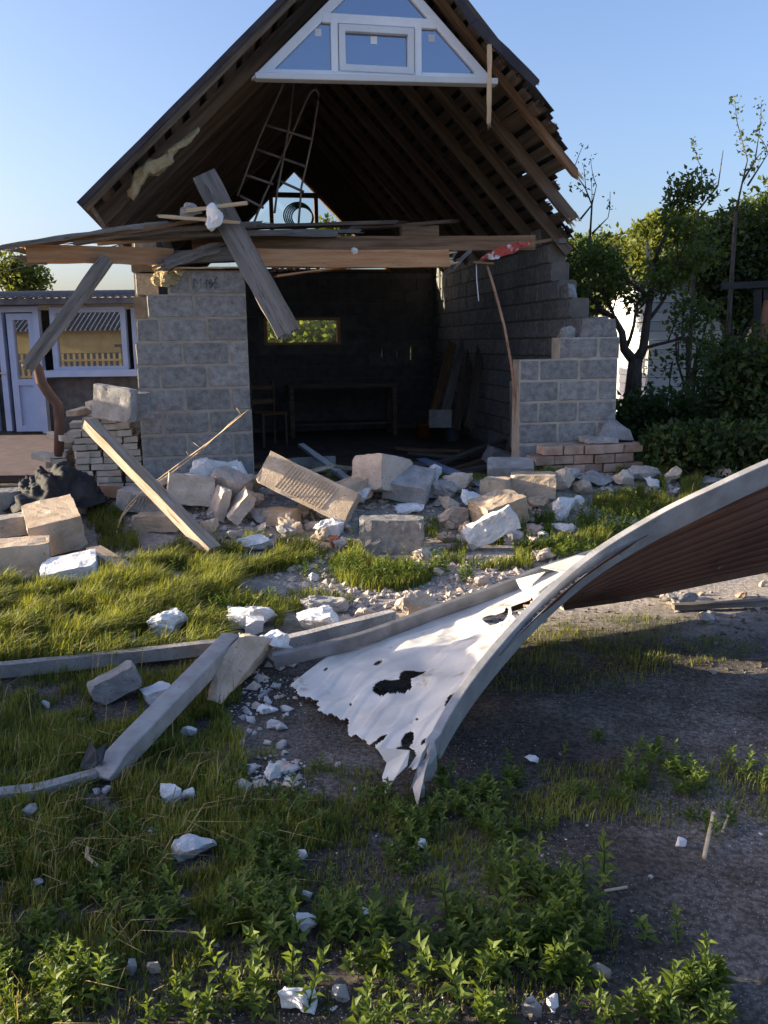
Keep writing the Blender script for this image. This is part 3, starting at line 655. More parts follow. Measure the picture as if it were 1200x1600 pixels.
# marker writing on the top block of the pier: blurred hand-written strokes, as they read in the photo
def stroke(pts): 
    mb = MB(); pp = [GWp(x, y, -.014) for x, y in pts]; mb.tube(pp, .0022, 4); return mb
mk = MB()
for pts in ([(303, 435), (303, 451)], [(303, 435), (309, 443), (314, 435), (314, 451)], [(322, 436), (323, 451)], [(318, 443), (328, 442)], [(328, 436), (328, 451)], [(323, 437), (337, 450)], [(330, 450), (339, 433)], [(330, 436), (331, 450)], [(326, 443), (340, 442)], [(334, 452), (341, 449)]):
    mk.tube([(Matrix.Rotation(-GA, 4, 'Z') @ (GWp(x, y, -.010) - GO)) for x, y in pts], .0028, 4)
build(mk, "marker_writing", 'ink', garage)
# hanging pole and string
mb = MB(); mb.tube([GWp(x, y, v) for x, y, v in ((760, 412, .0), (772, 450, .0), (788, 510, .02), (799, 570, .05), (805, 630, .1), (807, 705, .15))], .013, 8)
build(mb, "bent_pole", 'twig', label="thin brown pole bowing down from the beams to the floor beside the right pier", cat="pole", smooth=True)
mb = MB(); mb.tube([GWp(x, y, v) for x, y, v in ((744, 408, -.02), (745, 440, -.02), (748, 470, -.02))], .004, 5)
build(mb, "string", 'pvc', label="short white string hanging from the scrap of board under the beams", cat="string")
fb("leaning_plank", (799, 596), (801, 700), .45, .35, .05, .03, 'oldwood', "narrow grey upright plank standing against the inner edge of the right pier", "plank", up=(1, 0, 0), seed=30)
# ---------------- things inside the garage ----------------
def chair(p, rz_, label):
    t = empty("chair", p, label, "chair", rz=rz_)
    for (x, y, h) in ((-.18, -.18, .45), (.18, -.18, .45), (-.18, .18, .9), (.18, .18, .9)):
        mb = MB(); mb.box((x, y, h / 2), (.035, .035, h)); build(mb, "leg", 'rafter', t)
    mb = MB(); mb.box((0, 0, .46), (.42, .42, .03)); build(mb, "seat", 'brownwood', t, bevel=.008)
    for z in (.62, .82): mb = MB(); mb.box((0, .18, z), (.34, .02, .07)); build(mb, "back_rail", 'brownwood', t)
chair(gw(.97 + .42, 4.6, .06), .6, "old wooden chair standing in the dark just right of the left pier")
def bucket(p, r0, r1, h, mat, label, cat="bucket", handle=True):
    t = empty("bucket", p, label, cat)
    mb = MB(); n_ = 20; vs = []; fs = []
    prof = [(0, .0), (r0, 0), (r1, h), (r1 + .008, h), (r1 + .008, h - .015), (r1 - .006, h - .004), (r0 - .006, .01), (0, .01)]
    for (rr_, z) in prof: vs += [(rr_ * cos(2 * pi * k / n_), rr_ * sin(2 * pi * k / n_), z) for k in range(n_)]
    for i in range(len(prof) - 1):
        for k in range(n_): fs.append((i * n_ + k, i * n_ + (k + 1) % n_, (i + 1) * n_ + (k + 1) % n_, (i + 1) * n_ + k))
    mb.add(vs, fs); build(mb, "body", mat, t, smooth=True)
    if handle: mb = MB(); mb.tube([(r1 * cos(a), -.02 - .1 * sin(a), h - .01 - .03 * sin(a)) for a in np.linspace(0, pi, 12)], .004, 6); build(mb, "handle", 'tube', t)
fl = lambda x, y: Vector((*atz(x, y, .06).xy, .06))
bucket(fl(707, 688), .105, .125, .28, 'bucket', "pale blue and white paint bucket on the garage floor near the right wall")
bucket(fl(732, 684), .10, .12, .30, 'housewall', "dark plastic bucket right of the pale blue bucket inside the garage")
bucket(fl(664, 682), .12, .13, .18, 'orange', "low orange tub on the garage floor left of the pale buckets", "tub", False)
bucket(fl(750, 690), .10, .11, .15, 'rust', "rusty low pot on the floor between the buckets and the right pier", "pot", False)
def lean(x0, y0, x1, y1, v0, v1, w, mat, label, seed): fb("leaning_plank", (x0, y0), (x1, y1), v0, v1, w, .03, mat, label, "plank", up=(.2, -1, 0), seed=seed)
lean(672, 668, 706, 536, 3.6, 4.9, .12, 'brownwood', "brown plank leaning on the back wall, leftmost of the row behind the buckets", 40)
lean(689, 668, 724, 530, 3.5, 4.7, .12, 'oldwood', "grey plank leaning on the back wall beside the leftmost brown plank", 41)
lean(712, 670, 735, 548, 3.2, 4.4, .11, 'rafter', "dark plank leaning on the side wall behind the pale blue bucket", 42)
lean(733, 668, 752, 540, 2.8, 3.9, .12, 'rafter', "dark plank leaning on the side wall, nearest to the bent pole", 43)
fb("propped_panel", (688, 640), (688, 668), 3.3, 3.3, .30, .02, 'grey', "small pale panel propped upright behind the pale blue bucket", "panel", up=(0, -1, .1), seed=44)
mb = MB()
for (a, b, c, s_) in ((1.75, 5.6, .4, (.9, .5, .7)), (2.9, 5.7, .38, (.7, .5, .62))): pass
tb = empty("workbench", gw(2.6, 5.6, .06), "dark workbench along the back wall below the small broken slots", "workbench", rz=GA)
mb = MB(); mb.box((0, 0, .78), (1.7, .55, .05)); build(mb, "bench_top", 'rafter', tb)
for x in (-.8, .8):
    for y in (-.22, .22): mb = MB(); mb.box((x, y, .38), (.07, .07, .76)); build(mb, "leg", 'rafter', tb)
mb = MB(); mb.box((0, 0, .2), (1.55, .45, .03)); build(mb, "shelf", 'rafter', tb)
# ---------------- bent downpipe ----------------
mb = MB(); mb.tube([aty(x, y, Y) for x, y, Y in ((52, 566, 7.25), (60, 577, 7.25), (64, 596, 7.27), (76, 615, 7.3), (90, 632, 7.32), (93, 660, 7.33), (92, 712, 7.35))], .042, 12)
build(mb, "downpipe", 'pipe', label="bent brown downpipe standing by the pale blue door under the slanting post", cat="drainpipe", smooth=True)

# ---------------- neighbour house ----------------
HY = 14.0
def H(x, y, Y=HY): return aty(x, y, Y)
hs = empty("neighbour_house", (-5.5, HY, 0), "low house behind the left pier with pale blue door and windows over a dark plinth", "house")
def hb(x0, y0, x1, y1, d0, d1):    # box from picture corners on the facade plane, depth from d0 to d1 behind the plane
    a = H(x0, y0); b = H(x1, y1); return ((a.x + b.x) / 2 + 5.5, (d0 + d1) / 2, (a.z + b.z) / 2), (abs(b.x - a.x), abs(d1 - d0), abs(b.z - a.z))
zg_ = H(0, 677).z
def hbox(name, x0, y0, x1, y1, d0, d1, mat, par=hs, bev=.0): mb = MB(); mb.box(*hb(x0, y0, x1, y1, d0, d1)); return build(mb, name, mat, par, bevel=bev)
mb = MB(); x0w = H(-260, 500).x + 5.5; x1w = H(330, 500).x + 5.5; zs = H(100, 590).z
mb.box(((x0w + x1w) / 2, .3, zs / 2), (x1w - x0w, .25, zs)); 
mb.box(((x0w + x1w) / 2, 3.2, 1.1), (x1w - x0w, .2, 2.2)); mb.box((x0w, 1.8, 1.1), (.2, 2.8, 2.2)); mb.box((x1w, 1.8, 1.1), (.2, 2.8, 2.2))
wl = build(mb, "wall", 'housewall', hs)
hbox("fascia_board", -260, 470, 330, 481, .05, .3, 'soffit')
# corrugated roof: lip rising gently to the back
zr = H(0, 468).z; z1r = H(0, 446, HY + .1).z
mb = MB(); vs = []; fs = []; nx = int((x1w - x0w + .6) / .02)
for i in range(nx + 1):
    x = x0w - .3 + i * .02; dz = .012 * (1 - cos(2 * pi * x / .12))
    for (y, z) in ((-.32, zr + .01 + dz), (.9, zr + .16 + dz), (3.4, zr + .30 + dz)): vs.append((x, y, z))
for i in range(nx):
    for k in range(2): a = i * 3 + k; fs.append((a, a + 3, a + 4, a + 1))
mb.add(vs, fs); o = build(mb, "roof", 'slate', hs, smooth=True); md = o.modifiers.new("t", 'SOLIDIFY'); md.thickness = .02
mb = MB(); mb.box(((x0w + x1w) / 2, -.05, zr - .05), (x1w - x0w + .2, .5, .09)); build(mb, "gutter_board", 'slate', hs)
# windows
def hwin(x0, x1, y0, y1, parts=1, name="window"):
    a, s_ = hb(x0, y0, x1, y1, .02, .12); mb = MB(); cx, cz = a[0], a[2]; w_, h_ = s_[0], s_[2]; f_ = .085
    mb.box((cx - w_ / 2 + f_ / 2, .07, cz), (f_, .10, h_)); mb.box((cx + w_ / 2 - f_ / 2, .07, cz), (f_, .10, h_))
    mb.box((cx, .072, cz + h_ / 2 - f_ / 2), (w_ - 2 * f_, .10, f_)); mb.box((cx, .072, cz - h_ / 2 + f_ / 2), (w_ - 2 * f_, .10, f_))
    o = build(mb, name, 'pvcblue', hs); mb = MB(); mb.box((cx, .09, cz), (w_ - 2 * f_ + .01, .01, h_ - 2 * f_ + .01)); build(mb, "pane", 'houseglass', o); return o
hwin(75, 201, 480, 580); hwin(203, 330, 480, 580); hwin(-260, -75, 480, 580)
hbox("window_sill", 72, 579, 330, 586, -.08, .3, 'pvcblue'); hbox("wall_panel", 205, 586, 340, 590, .0, .1, 'housewall')
# door
a, s_ = hb(-70, 480, 76, 677, .0, .1); mb = MB(); cx, cz = a[0], a[2]; w_, h_ = s_[0], s_[2]; f_ = .09
for sx in (-1, 1): mb.box((cx + sx * (w_ / 2 - f_ / 2), .06, cz), (f_, .13, h_))
mb.box((cx, .062, cz + h_ / 2 - f_ / 2), (w_ - 2 * f_, .13, f_)); mb.box((cx + .02, .061, cz), (.09, .13, h_ - f_))
build(mb, "door_frame", 'pvcblue', hs)
for (xa, xb) in ((-62, 0), (8, 68)):
    a, s_ = hb(xa, 490, xb, 674, .04, .1); cx, cz = a[0], a[2]; w_, h_ = s_[0], s_[2]; zm = H(0, 598).z; f_ = .10
    mb = MB(); zb = cz - h_ / 2; zt = cz + h_ / 2
    for sx in (-1, 1): mb.box((cx + sx * (w_ / 2 - f_ / 2), .05, cz), (f_, .08, h_))
    for z in (zt - f_ / 2, zm, zb + f_ / 2): mb.box((cx, .052, z), (w_ - 2 * f_, .08, f_))
    dr = build(mb, "door", 'pvcblue', hs); mb = MB(); mb.box((cx, .065, (zm + zb) / 2), (w_ - 2 * f_, .03, zm - zb - f_)); build(mb, "door_panel", 'pvcblue', dr)
    mb = MB(); mb.box((cx, .07, (zm + zt) / 2), (w_ - 2 * f_, .01, zt - zm - f_)); build(mb, "pane", 'houseglass', dr)
    if xa > 0: mb = MB(); p = H(6, 583); mb.box((p.x + 5.5, -.03, p.z), (.14, .02, .025)); mb.box((p.x + 5.44, -.01, p.z), (.02, .05, .025)); build(mb, "handle", 'galv', dr)
# yard opposite (seen reflected in the house windows): ochre shed with corrugated roof and a picket fence, behind the camera
ys = empty("ochre_shed", (-8, -9, 0), "ochre shed with a corrugated roof opposite the house, seen reflected in its windows", "shed")
mb = MB(); mb.box((0, 0, 1.05), (16, 3, 2.1)); build(mb, "wall", 'yellowwall', ys)
mb = MB(); mb.box((0, 1.54, .6), (16, .06, 1.2)); build(mb, "plinth", 'housewall', ys)  # dark strip added to make dark gaps behind the reflected pickets, no real plinth
mb = MB(); vs = []; fs = []
for i in range(340):
    x = -8.3 + i * .05; dz = .03 * cos(2 * pi * x / .2); vs += [(x, 1.9, 2.1 + dz), (x, -1.2, 3.6 + dz)]
fs = [(2 * i, 2 * i + 2, 2 * i + 3, 2 * i + 1) for i in range(339)]; mb.add(vs, fs); build(mb, "roof", 'slate', ys)
pf = empty("picket_fence", (-8, -5, 0), "yellow picket fence in front of the ochre shed, seen reflected in the house windows", "fence")
me = None
for i in range(46):
    mb = MB()
    if me is None: mb.box((0, 0, .6), (.09, .03, 1.2)); o = build(mb, "picket", 'yellowwall', pf); me = o.data
    else: o = link("picket", me, pf)
    o.location = (-6 + i * .22, 0, 0)
mb = MB(); mb.box((-1, .03, .35), (10.2, .03, .07)); mb.box((-1, .03, .95), (10.2, .03, .07)); build(mb, "rail", 'yellowwall', pf)
# unseen board fence and low shed, added left of the frame to cast shade
fw = empty("shade_caster_fence", (-3.0, 2.9, 0), "unseen low board fence added to shade the foreground", "fence")
rr = random.Random(9)
for i in range(16):
    mb = MB(); h_ = 1.02 + rr.uniform(-.03, .03) + (.06 if i == 5 else 0); mb.box((0, -.90 + i * .12, h_ / 2 - .05), (.025, .118, h_)); build(mb, "board", 'oldwood', fw)
for i in range(13):
    mb = MB(); h_ = .34 + rr.uniform(-.18, .14); mb.box((0, -.98 - (i + 1) * .17, h_ / 2 - .05), (.025, rr.uniform(.08, .12), h_)); build(mb, "board", 'oldwood', fw)
sh = empty("shade_caster_shed", (-5.1, 8.1, 0), "unseen small shed added to shade the brick stack", "shed")
mb = MB(); mb.box((0, 0, .72), (1.2, 2.3, 1.5)); build(mb, "wall", 'oldwood', sh); mb = MB(); mb.box((0, 0, 1.49), (1.4, 2.5, .06)); build(mb, "roof", 'slate', sh)

# ---------------- white siding shed at the right ----------------
ws = empty("siding_shed", (5.4, 15.3, 0), "white ribbed shed behind the dark trees at the right, one wall sunlit cream", "shed")
mb = MB()
xs0 = aty(1012, 560, 15.3).x; xs1 = aty(1140, 560, 15.3).x
for k in range(15):
    z = .09 + k * .162; mb2 = MB()
    mb2.box(((xs0 + xs1) / 2 - 5.4, 0, z), (xs1 - xs0, .03, .150), Matrix.Rotation(.10, 3, 'X')); mb2.box((xs0 - 5.4, 2.2, z), (.03, 4.36, .150), Matrix.Rotation(.10, 3, 'Y')); build(mb2, "siding_board", 'siding', ws)
mb = MB(); mb.box(((xs0 + xs1) / 2 - 5.4, 2.2, 1.2), (xs1 - xs0 - .06, 4.3, 2.4)); build(mb, "wall", 'housewall', ws)
mb = MB(); mb.box(((xs0 + xs1) / 2 - 5.4, 2.2, 2.47), (xs1 - xs0 + .2, 4.7, .05)); build(mb, "roof", 'slate', ws)
for i, (x, yt, yb_, Y, w_) in enumerate(((1040, 395, 440, 14, .07), (1148, 440, 700, 9.5, .09), (1200, 440, 720, 9.5, .09))):
    pass
dg = empty("dark_gate", aty(1170, 720, 9.3), "dark iron gate leaf with a slanting prop at the right edge", "gate")
o_ = dg.location
def rel(x, y, Y): return aty(x, y, Y) - o_
mb = MB(); mb.bar(rel(1128, 447, 9.4), rel(1290, 440, 9.4), .06, .07); mb.bar(rel(1282, 445, 9.4), rel(1282, 720, 9.4), .07, .07, (0, 1, 0)); build(mb, "gate_frame", 'tarp', dg)
mb = MB(); 
for k in range(9): a_ = rel(1185 + 12 * k, 452, 9.42); b_ = rel(1185 + 12 * k, 700, 9.42); mb.bar(a_, b_, .10, .02, (0, 1, 0))
build(mb, "gate_board", 'tarp', dg, kind='stuff')
mb = MB(); mb.bar(rel(1200, 470, 9.2), rel(1166, 705, 9.0), .07, .06, (0, 1, 0)); build(mb, "prop", 'rust', dg)
# cream gable seen through the leaves
cg = empty("cream_building", (8, 24, 0), "sunlit cream building glimpsed through the leaves right of the garage", "building")
p = aty(948, 440, 24); mb = MB(); mb.box((p.x - 8, 0, p.z / 2 + .6), (1.3, 2, p.z + .2)); build(mb, "wall", 'cream', cg); mb = MB(); mb.box((p.x - 8, 0, p.z + .74), (1.9, 2.4, .12)); build(mb, "roof", 'slate', cg)
mb = MB(); mb.tube([aty(-60, 440, 20), aty(60, 412, 20), aty(108, 404, 20), aty(230, 370, 21)], .012, 5); build(mb, "overhead_cable", 'blackwire', label="thin black cable crossing the bright sky at the left under the jutting beam", cat="cable")
mb = MB(); mb.tube([aty(860, 395, 22), aty(955, 370, 23), aty(1040, 345, 24), aty(1260, 300, 26)], .014, 5); build(mb, "overhead_cable", 'blackwire', label="thin black cable crossing the sky right of the garage roof above the trees", cat="cable")
# ---------------- foliage ----------------
def quads(name, P, T, N, Ln, Wd, var, mat, parent=None, fold=.0, **kw):
    """leaf quads: base P, direction T, side N, lengths, widths (numpy arrays)"""
    k = len(P); B = np.cross(T, N)
    v = np.empty((k, 6, 3), np.float32)
    mid = P + T * (Ln * .45)[:, None]; tip = P + T * Ln[:, None] - B * (Ln * .18)[:, None]
    lift = B * (Wd * fold)[:, None]
    v[:, 0] = P; v[:, 1] = mid - N * (Wd * .5)[:, None] + lift; v[:, 2] = mid; v[:, 3] = mid + N * (Wd * .5)[:, None] + lift; v[:, 4] = tip; v[:, 5] = tip
    v = v[:, :5].reshape(-1, 3)
    me = bpy.data.meshes.new(name); me.vertices.add(k * 5); me.vertices.foreach_set("co", v.ravel())
    f = np.array([[0, 1, 2], [0, 2, 3], [1, 4, 2], [2, 4, 3]]); L_ = (f[None] + (np.arange(k) * 5)[:, None, None]).reshape(-1)
    me.loops.add(len(L_)); me.loops.foreach_set("vertex_index", L_.astype(np.int32)); me.polygons.add(k * 4)
    me.polygons.foreach_set("loop_start", np.arange(0, k * 12, 3, dtype=np.int32))
    me.update(); me.validate()
    at = me.attributes.new("var", 'FLOAT', 'POINT'); at.data.foreach_set("value", np.repeat(var, 5).astype(np.float32))
    me.materials.append(M[mat]); return link(name, me, parent, **kw)
def unit(a): return a / (np.linalg.norm(a, axis=1, keepdims=True) + 1e-9)
def leaves(name, centers, radii, count, size, mat, parent=None, up=.2, **kw):
    c = np.array(centers); rd = np.array(radii); w = rd ** 2; idx = RNG.choice(len(c), count, p=w / w.sum())
    d = unit(RNG.normal(size=(count, 3))); P = c[idx] + d * (rd[idx] * RNG.random(count) ** .4)[:, None] * np.array([1, 1, .85])
    T = unit(RNG.normal(size=(count, 3)) + d * .6 + np.array([0, 0, up])); N = unit(np.cross(T, RNG.normal(size=(count, 3))))
    Ln = size * RNG.uniform(.6, 1.35, count); cl = RNG.random(len(c))
    var = np.clip(.5 * RNG.random(count) + .5 * cl[idx], 0, 1)
    return quads(name, P, T, N, Ln, Ln * .6, var, mat, parent, fold=.3, **kw)
def branchy(mb, p, d, L_, r, depth, rnd, tips, spread=.6, seg=4, grav=.0):
    pts = [p]; rs = [r]; q = p; dd = d.normalized()
    for i in range(seg):
        dd = (dd + Vector((rnd.gauss(0, 1), rnd.gauss(0, 1), rnd.gauss(0, 1))) * .13 + Vector((0, 0, .05 - grav))).normalized(); q = q + dd * L_ / seg; pts.append(q); rs.append(r * (1 - .5 * (i + 1) / seg))
        if depth > 0 and i >= 1:
            s_ = Vector((rnd.gauss(0, 1), rnd.gauss(0, 1), rnd.gauss(0, .6))).normalized(); branchy(mb, q, (dd + s_ * spread * 1.3).normalized(), L_ * rnd.uniform(.5, .75), rs[-1] * .7, depth - 1, rnd, tips, spread, seg, grav)
    mb.tube(pts, rs, 6 if r > .02 else 4); tips.append(q)
    if depth <= 0: tips += pts[1:]
def tree(name, base, h, label, seed, leafn, lsize, mat, tr=.1, lean=(0, 0), depth=2, crown=None, clump=.35, cat="tree", barkm='bark', limbs=None):
    rnd = random.Random(seed); base = Vector(base); t = empty(name, base, label, cat); tips = []; mb = MB(); z = Vector((0, 0, 0))
    top = Vector((lean[0], lean[1], h * .35)); mb.tube([z - Vector((0, 0, .1)), top * .5 + Vector((.03, 0, 0)), top], [tr * 1.2, tr, tr * .8], 10)
    dirs = limbs or [(rnd.uniform(-.8, .8), rnd.uniform(-.6, .6), rnd.uniform(.5, 1.1)) for _ in range(5)]
    for d in dirs: branchy(mb, top, Vector(d), h * .42, tr * .6, depth, rnd, tips)
    build(mb, "trunk", barkm, t, smooth=True)
    if leafn:
        cs = crown or tips; rd = [clump * rnd.uniform(.6, 1.3) for _ in cs]
        leaves("crown", [tuple(c) for c in cs], rd, leafn, lsize, mat, t)
    return t
def crownblob(px, py, Y, rx, ry, n, seed, base):
    rnd = random.Random(seed); c = aty(px, py, Y); s_ = Y / FPX; out = []
    for _ in range(n):
        a = rnd.random() * 2 * pi; q = rnd.random() ** .5; out.append(Vector((c.x + cos(a) * q * rx * s_, Y + rnd.uniform(-.8, .8) * min(rx, ry) * s_, c.z + sin(a) * q * ry * s_)) - base)
    return out
def bigtree(name, px, py, rx, ry, Y, label, seed, n, leafn, lsize, mat, clump, cat="tree", tr=.13):
    c = aty(px, py, Y); base = Vector((c.x, Y, 0)); cr = crownblob(px, py, Y, rx, ry, n, seed, base); rnd = random.Random(seed)
    t = empty(name, base, label, cat); mb = MB(); top = Vector((0, 0, max(.4, c.z * .45))); mb.tube([(0, 0, -.1), tuple(top)], [tr, tr * .8], 8)
    for q in rnd.sample(cr, min(len(cr), 14)): m_ = top.lerp(q, .5) + Vector((rnd.uniform(-.2, .2), 0, rnd.uniform(-.1, .25))); mb.tube([top, m_, q], [tr * .5, tr * .3, .012], 5)
    build(mb, "trunk", 'bark', t, smooth=True); leaves("crown", [tuple(q) for q in cr], [clump * rnd.uniform(.5, 1.3) for _ in cr], leafn, lsize, mat, t); return t
# the small fruit tree whose dark fork stands against the cream wall
b = aty(985, 625, 11.0); b.z = 0
T1 = lambda x, y, Y=11.0: aty(x, y, Y) - b
ft = empty("fruit_tree", b, "small dark forked tree right of the ruined pier, before the cream sunlit wall", "tree")
mb = MB(); tips = []; rnd = random.Random(4)
mb.tube([Vector((.02, 0, -.1)), T1(986, 640), T1(990, 600), T1(993, 560)], [.14, .11, .10, .085], 10)
mb.tube([T1(992, 566), T1(975, 545), T1(972, 520), T1(960, 497), T1(930, 478)], [.07, .055, .045, .035, .02], 8)
mb.tube([T1(993, 566), T1(1005, 545), T1(1010, 505), T1(1018, 450), T1(1022, 410)], [.075, .06, .05, .035, .02], 8)
for (x, y, dx, dz) in ((972, 520, -.7, .8), (960, 497, -1, .5), (940, 482, -.8, .7), (1010, 505, .7, .9), (1018, 450, .8, .9), (1015, 470, -.6, 1), (1005, 545, 1, .45), (1022, 410, .2, 1), (978, 545, .5, 1)):
    branchy(mb, T1(x, y), Vector((dx, rnd.uniform(-.4, .4), dz)), .62, .026, 2, rnd, tips, .6)
build(mb, "trunk", 'bark', ft, smooth=True)
leaves("crown", [tuple(q) for q in tips], [.15] * len(tips), 5200, .07, 'tleaf', ft)
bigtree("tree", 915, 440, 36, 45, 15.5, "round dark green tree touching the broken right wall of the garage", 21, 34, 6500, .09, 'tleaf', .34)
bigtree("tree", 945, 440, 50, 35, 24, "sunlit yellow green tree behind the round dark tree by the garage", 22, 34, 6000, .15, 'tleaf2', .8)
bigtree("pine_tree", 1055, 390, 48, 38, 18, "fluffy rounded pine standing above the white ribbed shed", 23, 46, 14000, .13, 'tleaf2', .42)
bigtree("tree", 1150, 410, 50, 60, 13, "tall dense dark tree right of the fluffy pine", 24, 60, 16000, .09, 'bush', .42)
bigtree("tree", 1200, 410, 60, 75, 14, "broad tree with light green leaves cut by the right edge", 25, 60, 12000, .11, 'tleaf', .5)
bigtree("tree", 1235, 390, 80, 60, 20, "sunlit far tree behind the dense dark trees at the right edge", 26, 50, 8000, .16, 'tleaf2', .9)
bigtree("bush", 1060, 440, 60, 22, 16, "loose bush hanging over the roof of the white ribbed shed", 27, 26, 3500, .10, 'tleaf', .4, "bush", .06)
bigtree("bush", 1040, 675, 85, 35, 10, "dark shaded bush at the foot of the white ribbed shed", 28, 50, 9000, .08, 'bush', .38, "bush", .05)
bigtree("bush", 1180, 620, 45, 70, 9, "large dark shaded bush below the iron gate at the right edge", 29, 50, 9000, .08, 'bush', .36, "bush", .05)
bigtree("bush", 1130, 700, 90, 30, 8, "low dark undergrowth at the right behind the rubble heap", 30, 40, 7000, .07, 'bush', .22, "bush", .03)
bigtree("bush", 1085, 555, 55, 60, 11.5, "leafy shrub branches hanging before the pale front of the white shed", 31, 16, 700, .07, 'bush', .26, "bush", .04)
bigtree("tree", 25, 430, 38, 24, 24, "small leafy tree top above the neighbour's roof at the left edge", 32, 24, 2400, .14, 'tleaf2', .45)
bigtree("tree", 480, 560, 170, 60, 24, "green tree with leaves coloured as if sunlit, seen through the rear window of the garage", 33, 60, 9000, .2, 'sunleaf', 1.1)
bigtree("tree", 520, 385, 40, 20, 34, "distant bushy tree seen through the small loft window", 34, 24, 2500, .2, 'tleaf2', .6)
bigtree("tree", 930, 400, 60, 10, 34, "far low tree line glimpsed between the garage roof and the pine", 35, 30, 2500, .25, 'tleaf', .7)
# bare twigs above the trees
def twigs(label, pts_list, Y, seed, leafs=0):
    b_ = aty(*pts_list[0][0], Y); b_.z = 0; t = empty("bare_sapling", b_, label, "sapling"); mb = MB(); rnd = random.Random(seed); tips = []
    mb.tube([Vector((0, 0, -.05)), aty(*pts_list[0][0], Y) - b_], [.04, .025], 6)
    for pts in pts_list:
        P_ = [aty(x, y, Y) - b_ for x, y in pts]; mb.tube(P_, [.016 - .011 * i / (len(P_) - 1) for i in range(len(P_))], 5)
        for q in P_[1:]:
            if rnd.random() < .8: branchy(mb, q, Vector((rnd.uniform(-.7, .7), rnd.uniform(-.3, .3), 1)), .35, .006, 0, rnd, tips)
    build(mb, "trunk", 'bark', t, smooth=True)
    if leafs: leaves("crown", [tuple(q) for q in tips], [.09] * len(tips), leafs, .06, 'tleaf', t)
twigs("bare twiggy sapling with one leafy top reaching into the sky at the right", [[(1150, 330), (1160, 285), (1168, 250), (1154, 200)], [(1160, 285), (1180, 250), (1187, 203)], [(1168, 290), (1200, 240)]], 12, 1, 160)
twigs("thin curved bare sapling left of the leafy topped one", [[(1090, 330), (1122, 290), (1130, 235)], [(1098, 315), (1096, 262)]], 12.5, 2, 30)
twigs("bare sapling sticking up beside the torn corner of the roof", [[(922, 370), (925, 320), (915, 295), (895, 265)], [(905, 345), (925, 320), (932, 290)], [(925, 365), (950, 340)]], 12, 3, 60)
fb("broken_branch", (1012, 388), (1017, 440), 3.0, 3.0, .05, .05, 'palewood', "pale broken branch stub standing out among the dark leaves", "branch", up=(0, 1, 0), seed=60, spl=(.1, .02))

# ---------------- twisted gate ----------------
gate = empty("twisted_gate", G(700, 1180), "twisted white sheet metal gate with a grey frame arching up to the right", "gate")
g0 = gate.location
def cr(pts, n):       # smooth curve through points
    pts = [Vector(p) for p in pts]; out = []; k = len(pts) - 1
    for i in range(n + 1):
        t = i / n * k; a = min(int(t), k - 1); f = t - a; p0 = pts[max(a - 1, 0)]; p1 = pts[a]; p2 = pts[a + 1]; p3 = pts[min(a + 2, k)]
        out.append(.5 * ((2 * p1) + (p2 - p0) * f + (2 * p0 - 5 * p1 + 4 * p2 - p3) * f * f + (3 * p1 - p0 - 3 * p2 + p3) * f ** 3))
    return out
RP = [(652, 1243, .03), (680, 1168, .11), (722, 1096, .21), (783, 1018, .32), (852, 945, .44), (930, 880, .57), (1020, 825, .70), (1110, 780, .82), (1200, 738, .92), (1320, 690, 1.03)]
Rc = cr([atz(x, y, z) - g0 for x, y, z in RP], 60)
mb = MB(); up = Vector((.15, .55, .8))
wh = [(.035, .115)] * 61
for i in range(6): wh[i] = (.012 + .004 * i, .03 + .014 * i)
rc2 = [p.copy() for p in Rc]
for i in range(7): rc2[i] += Vector((.012 * sin(i * 1.7), 0, .01 * cos(i * 2.1)))
mb.sweep(rc2, wh, (0, -.25, 1)); rail = build(mb, "gate_frame", 'galv', gate, bevel=.004)
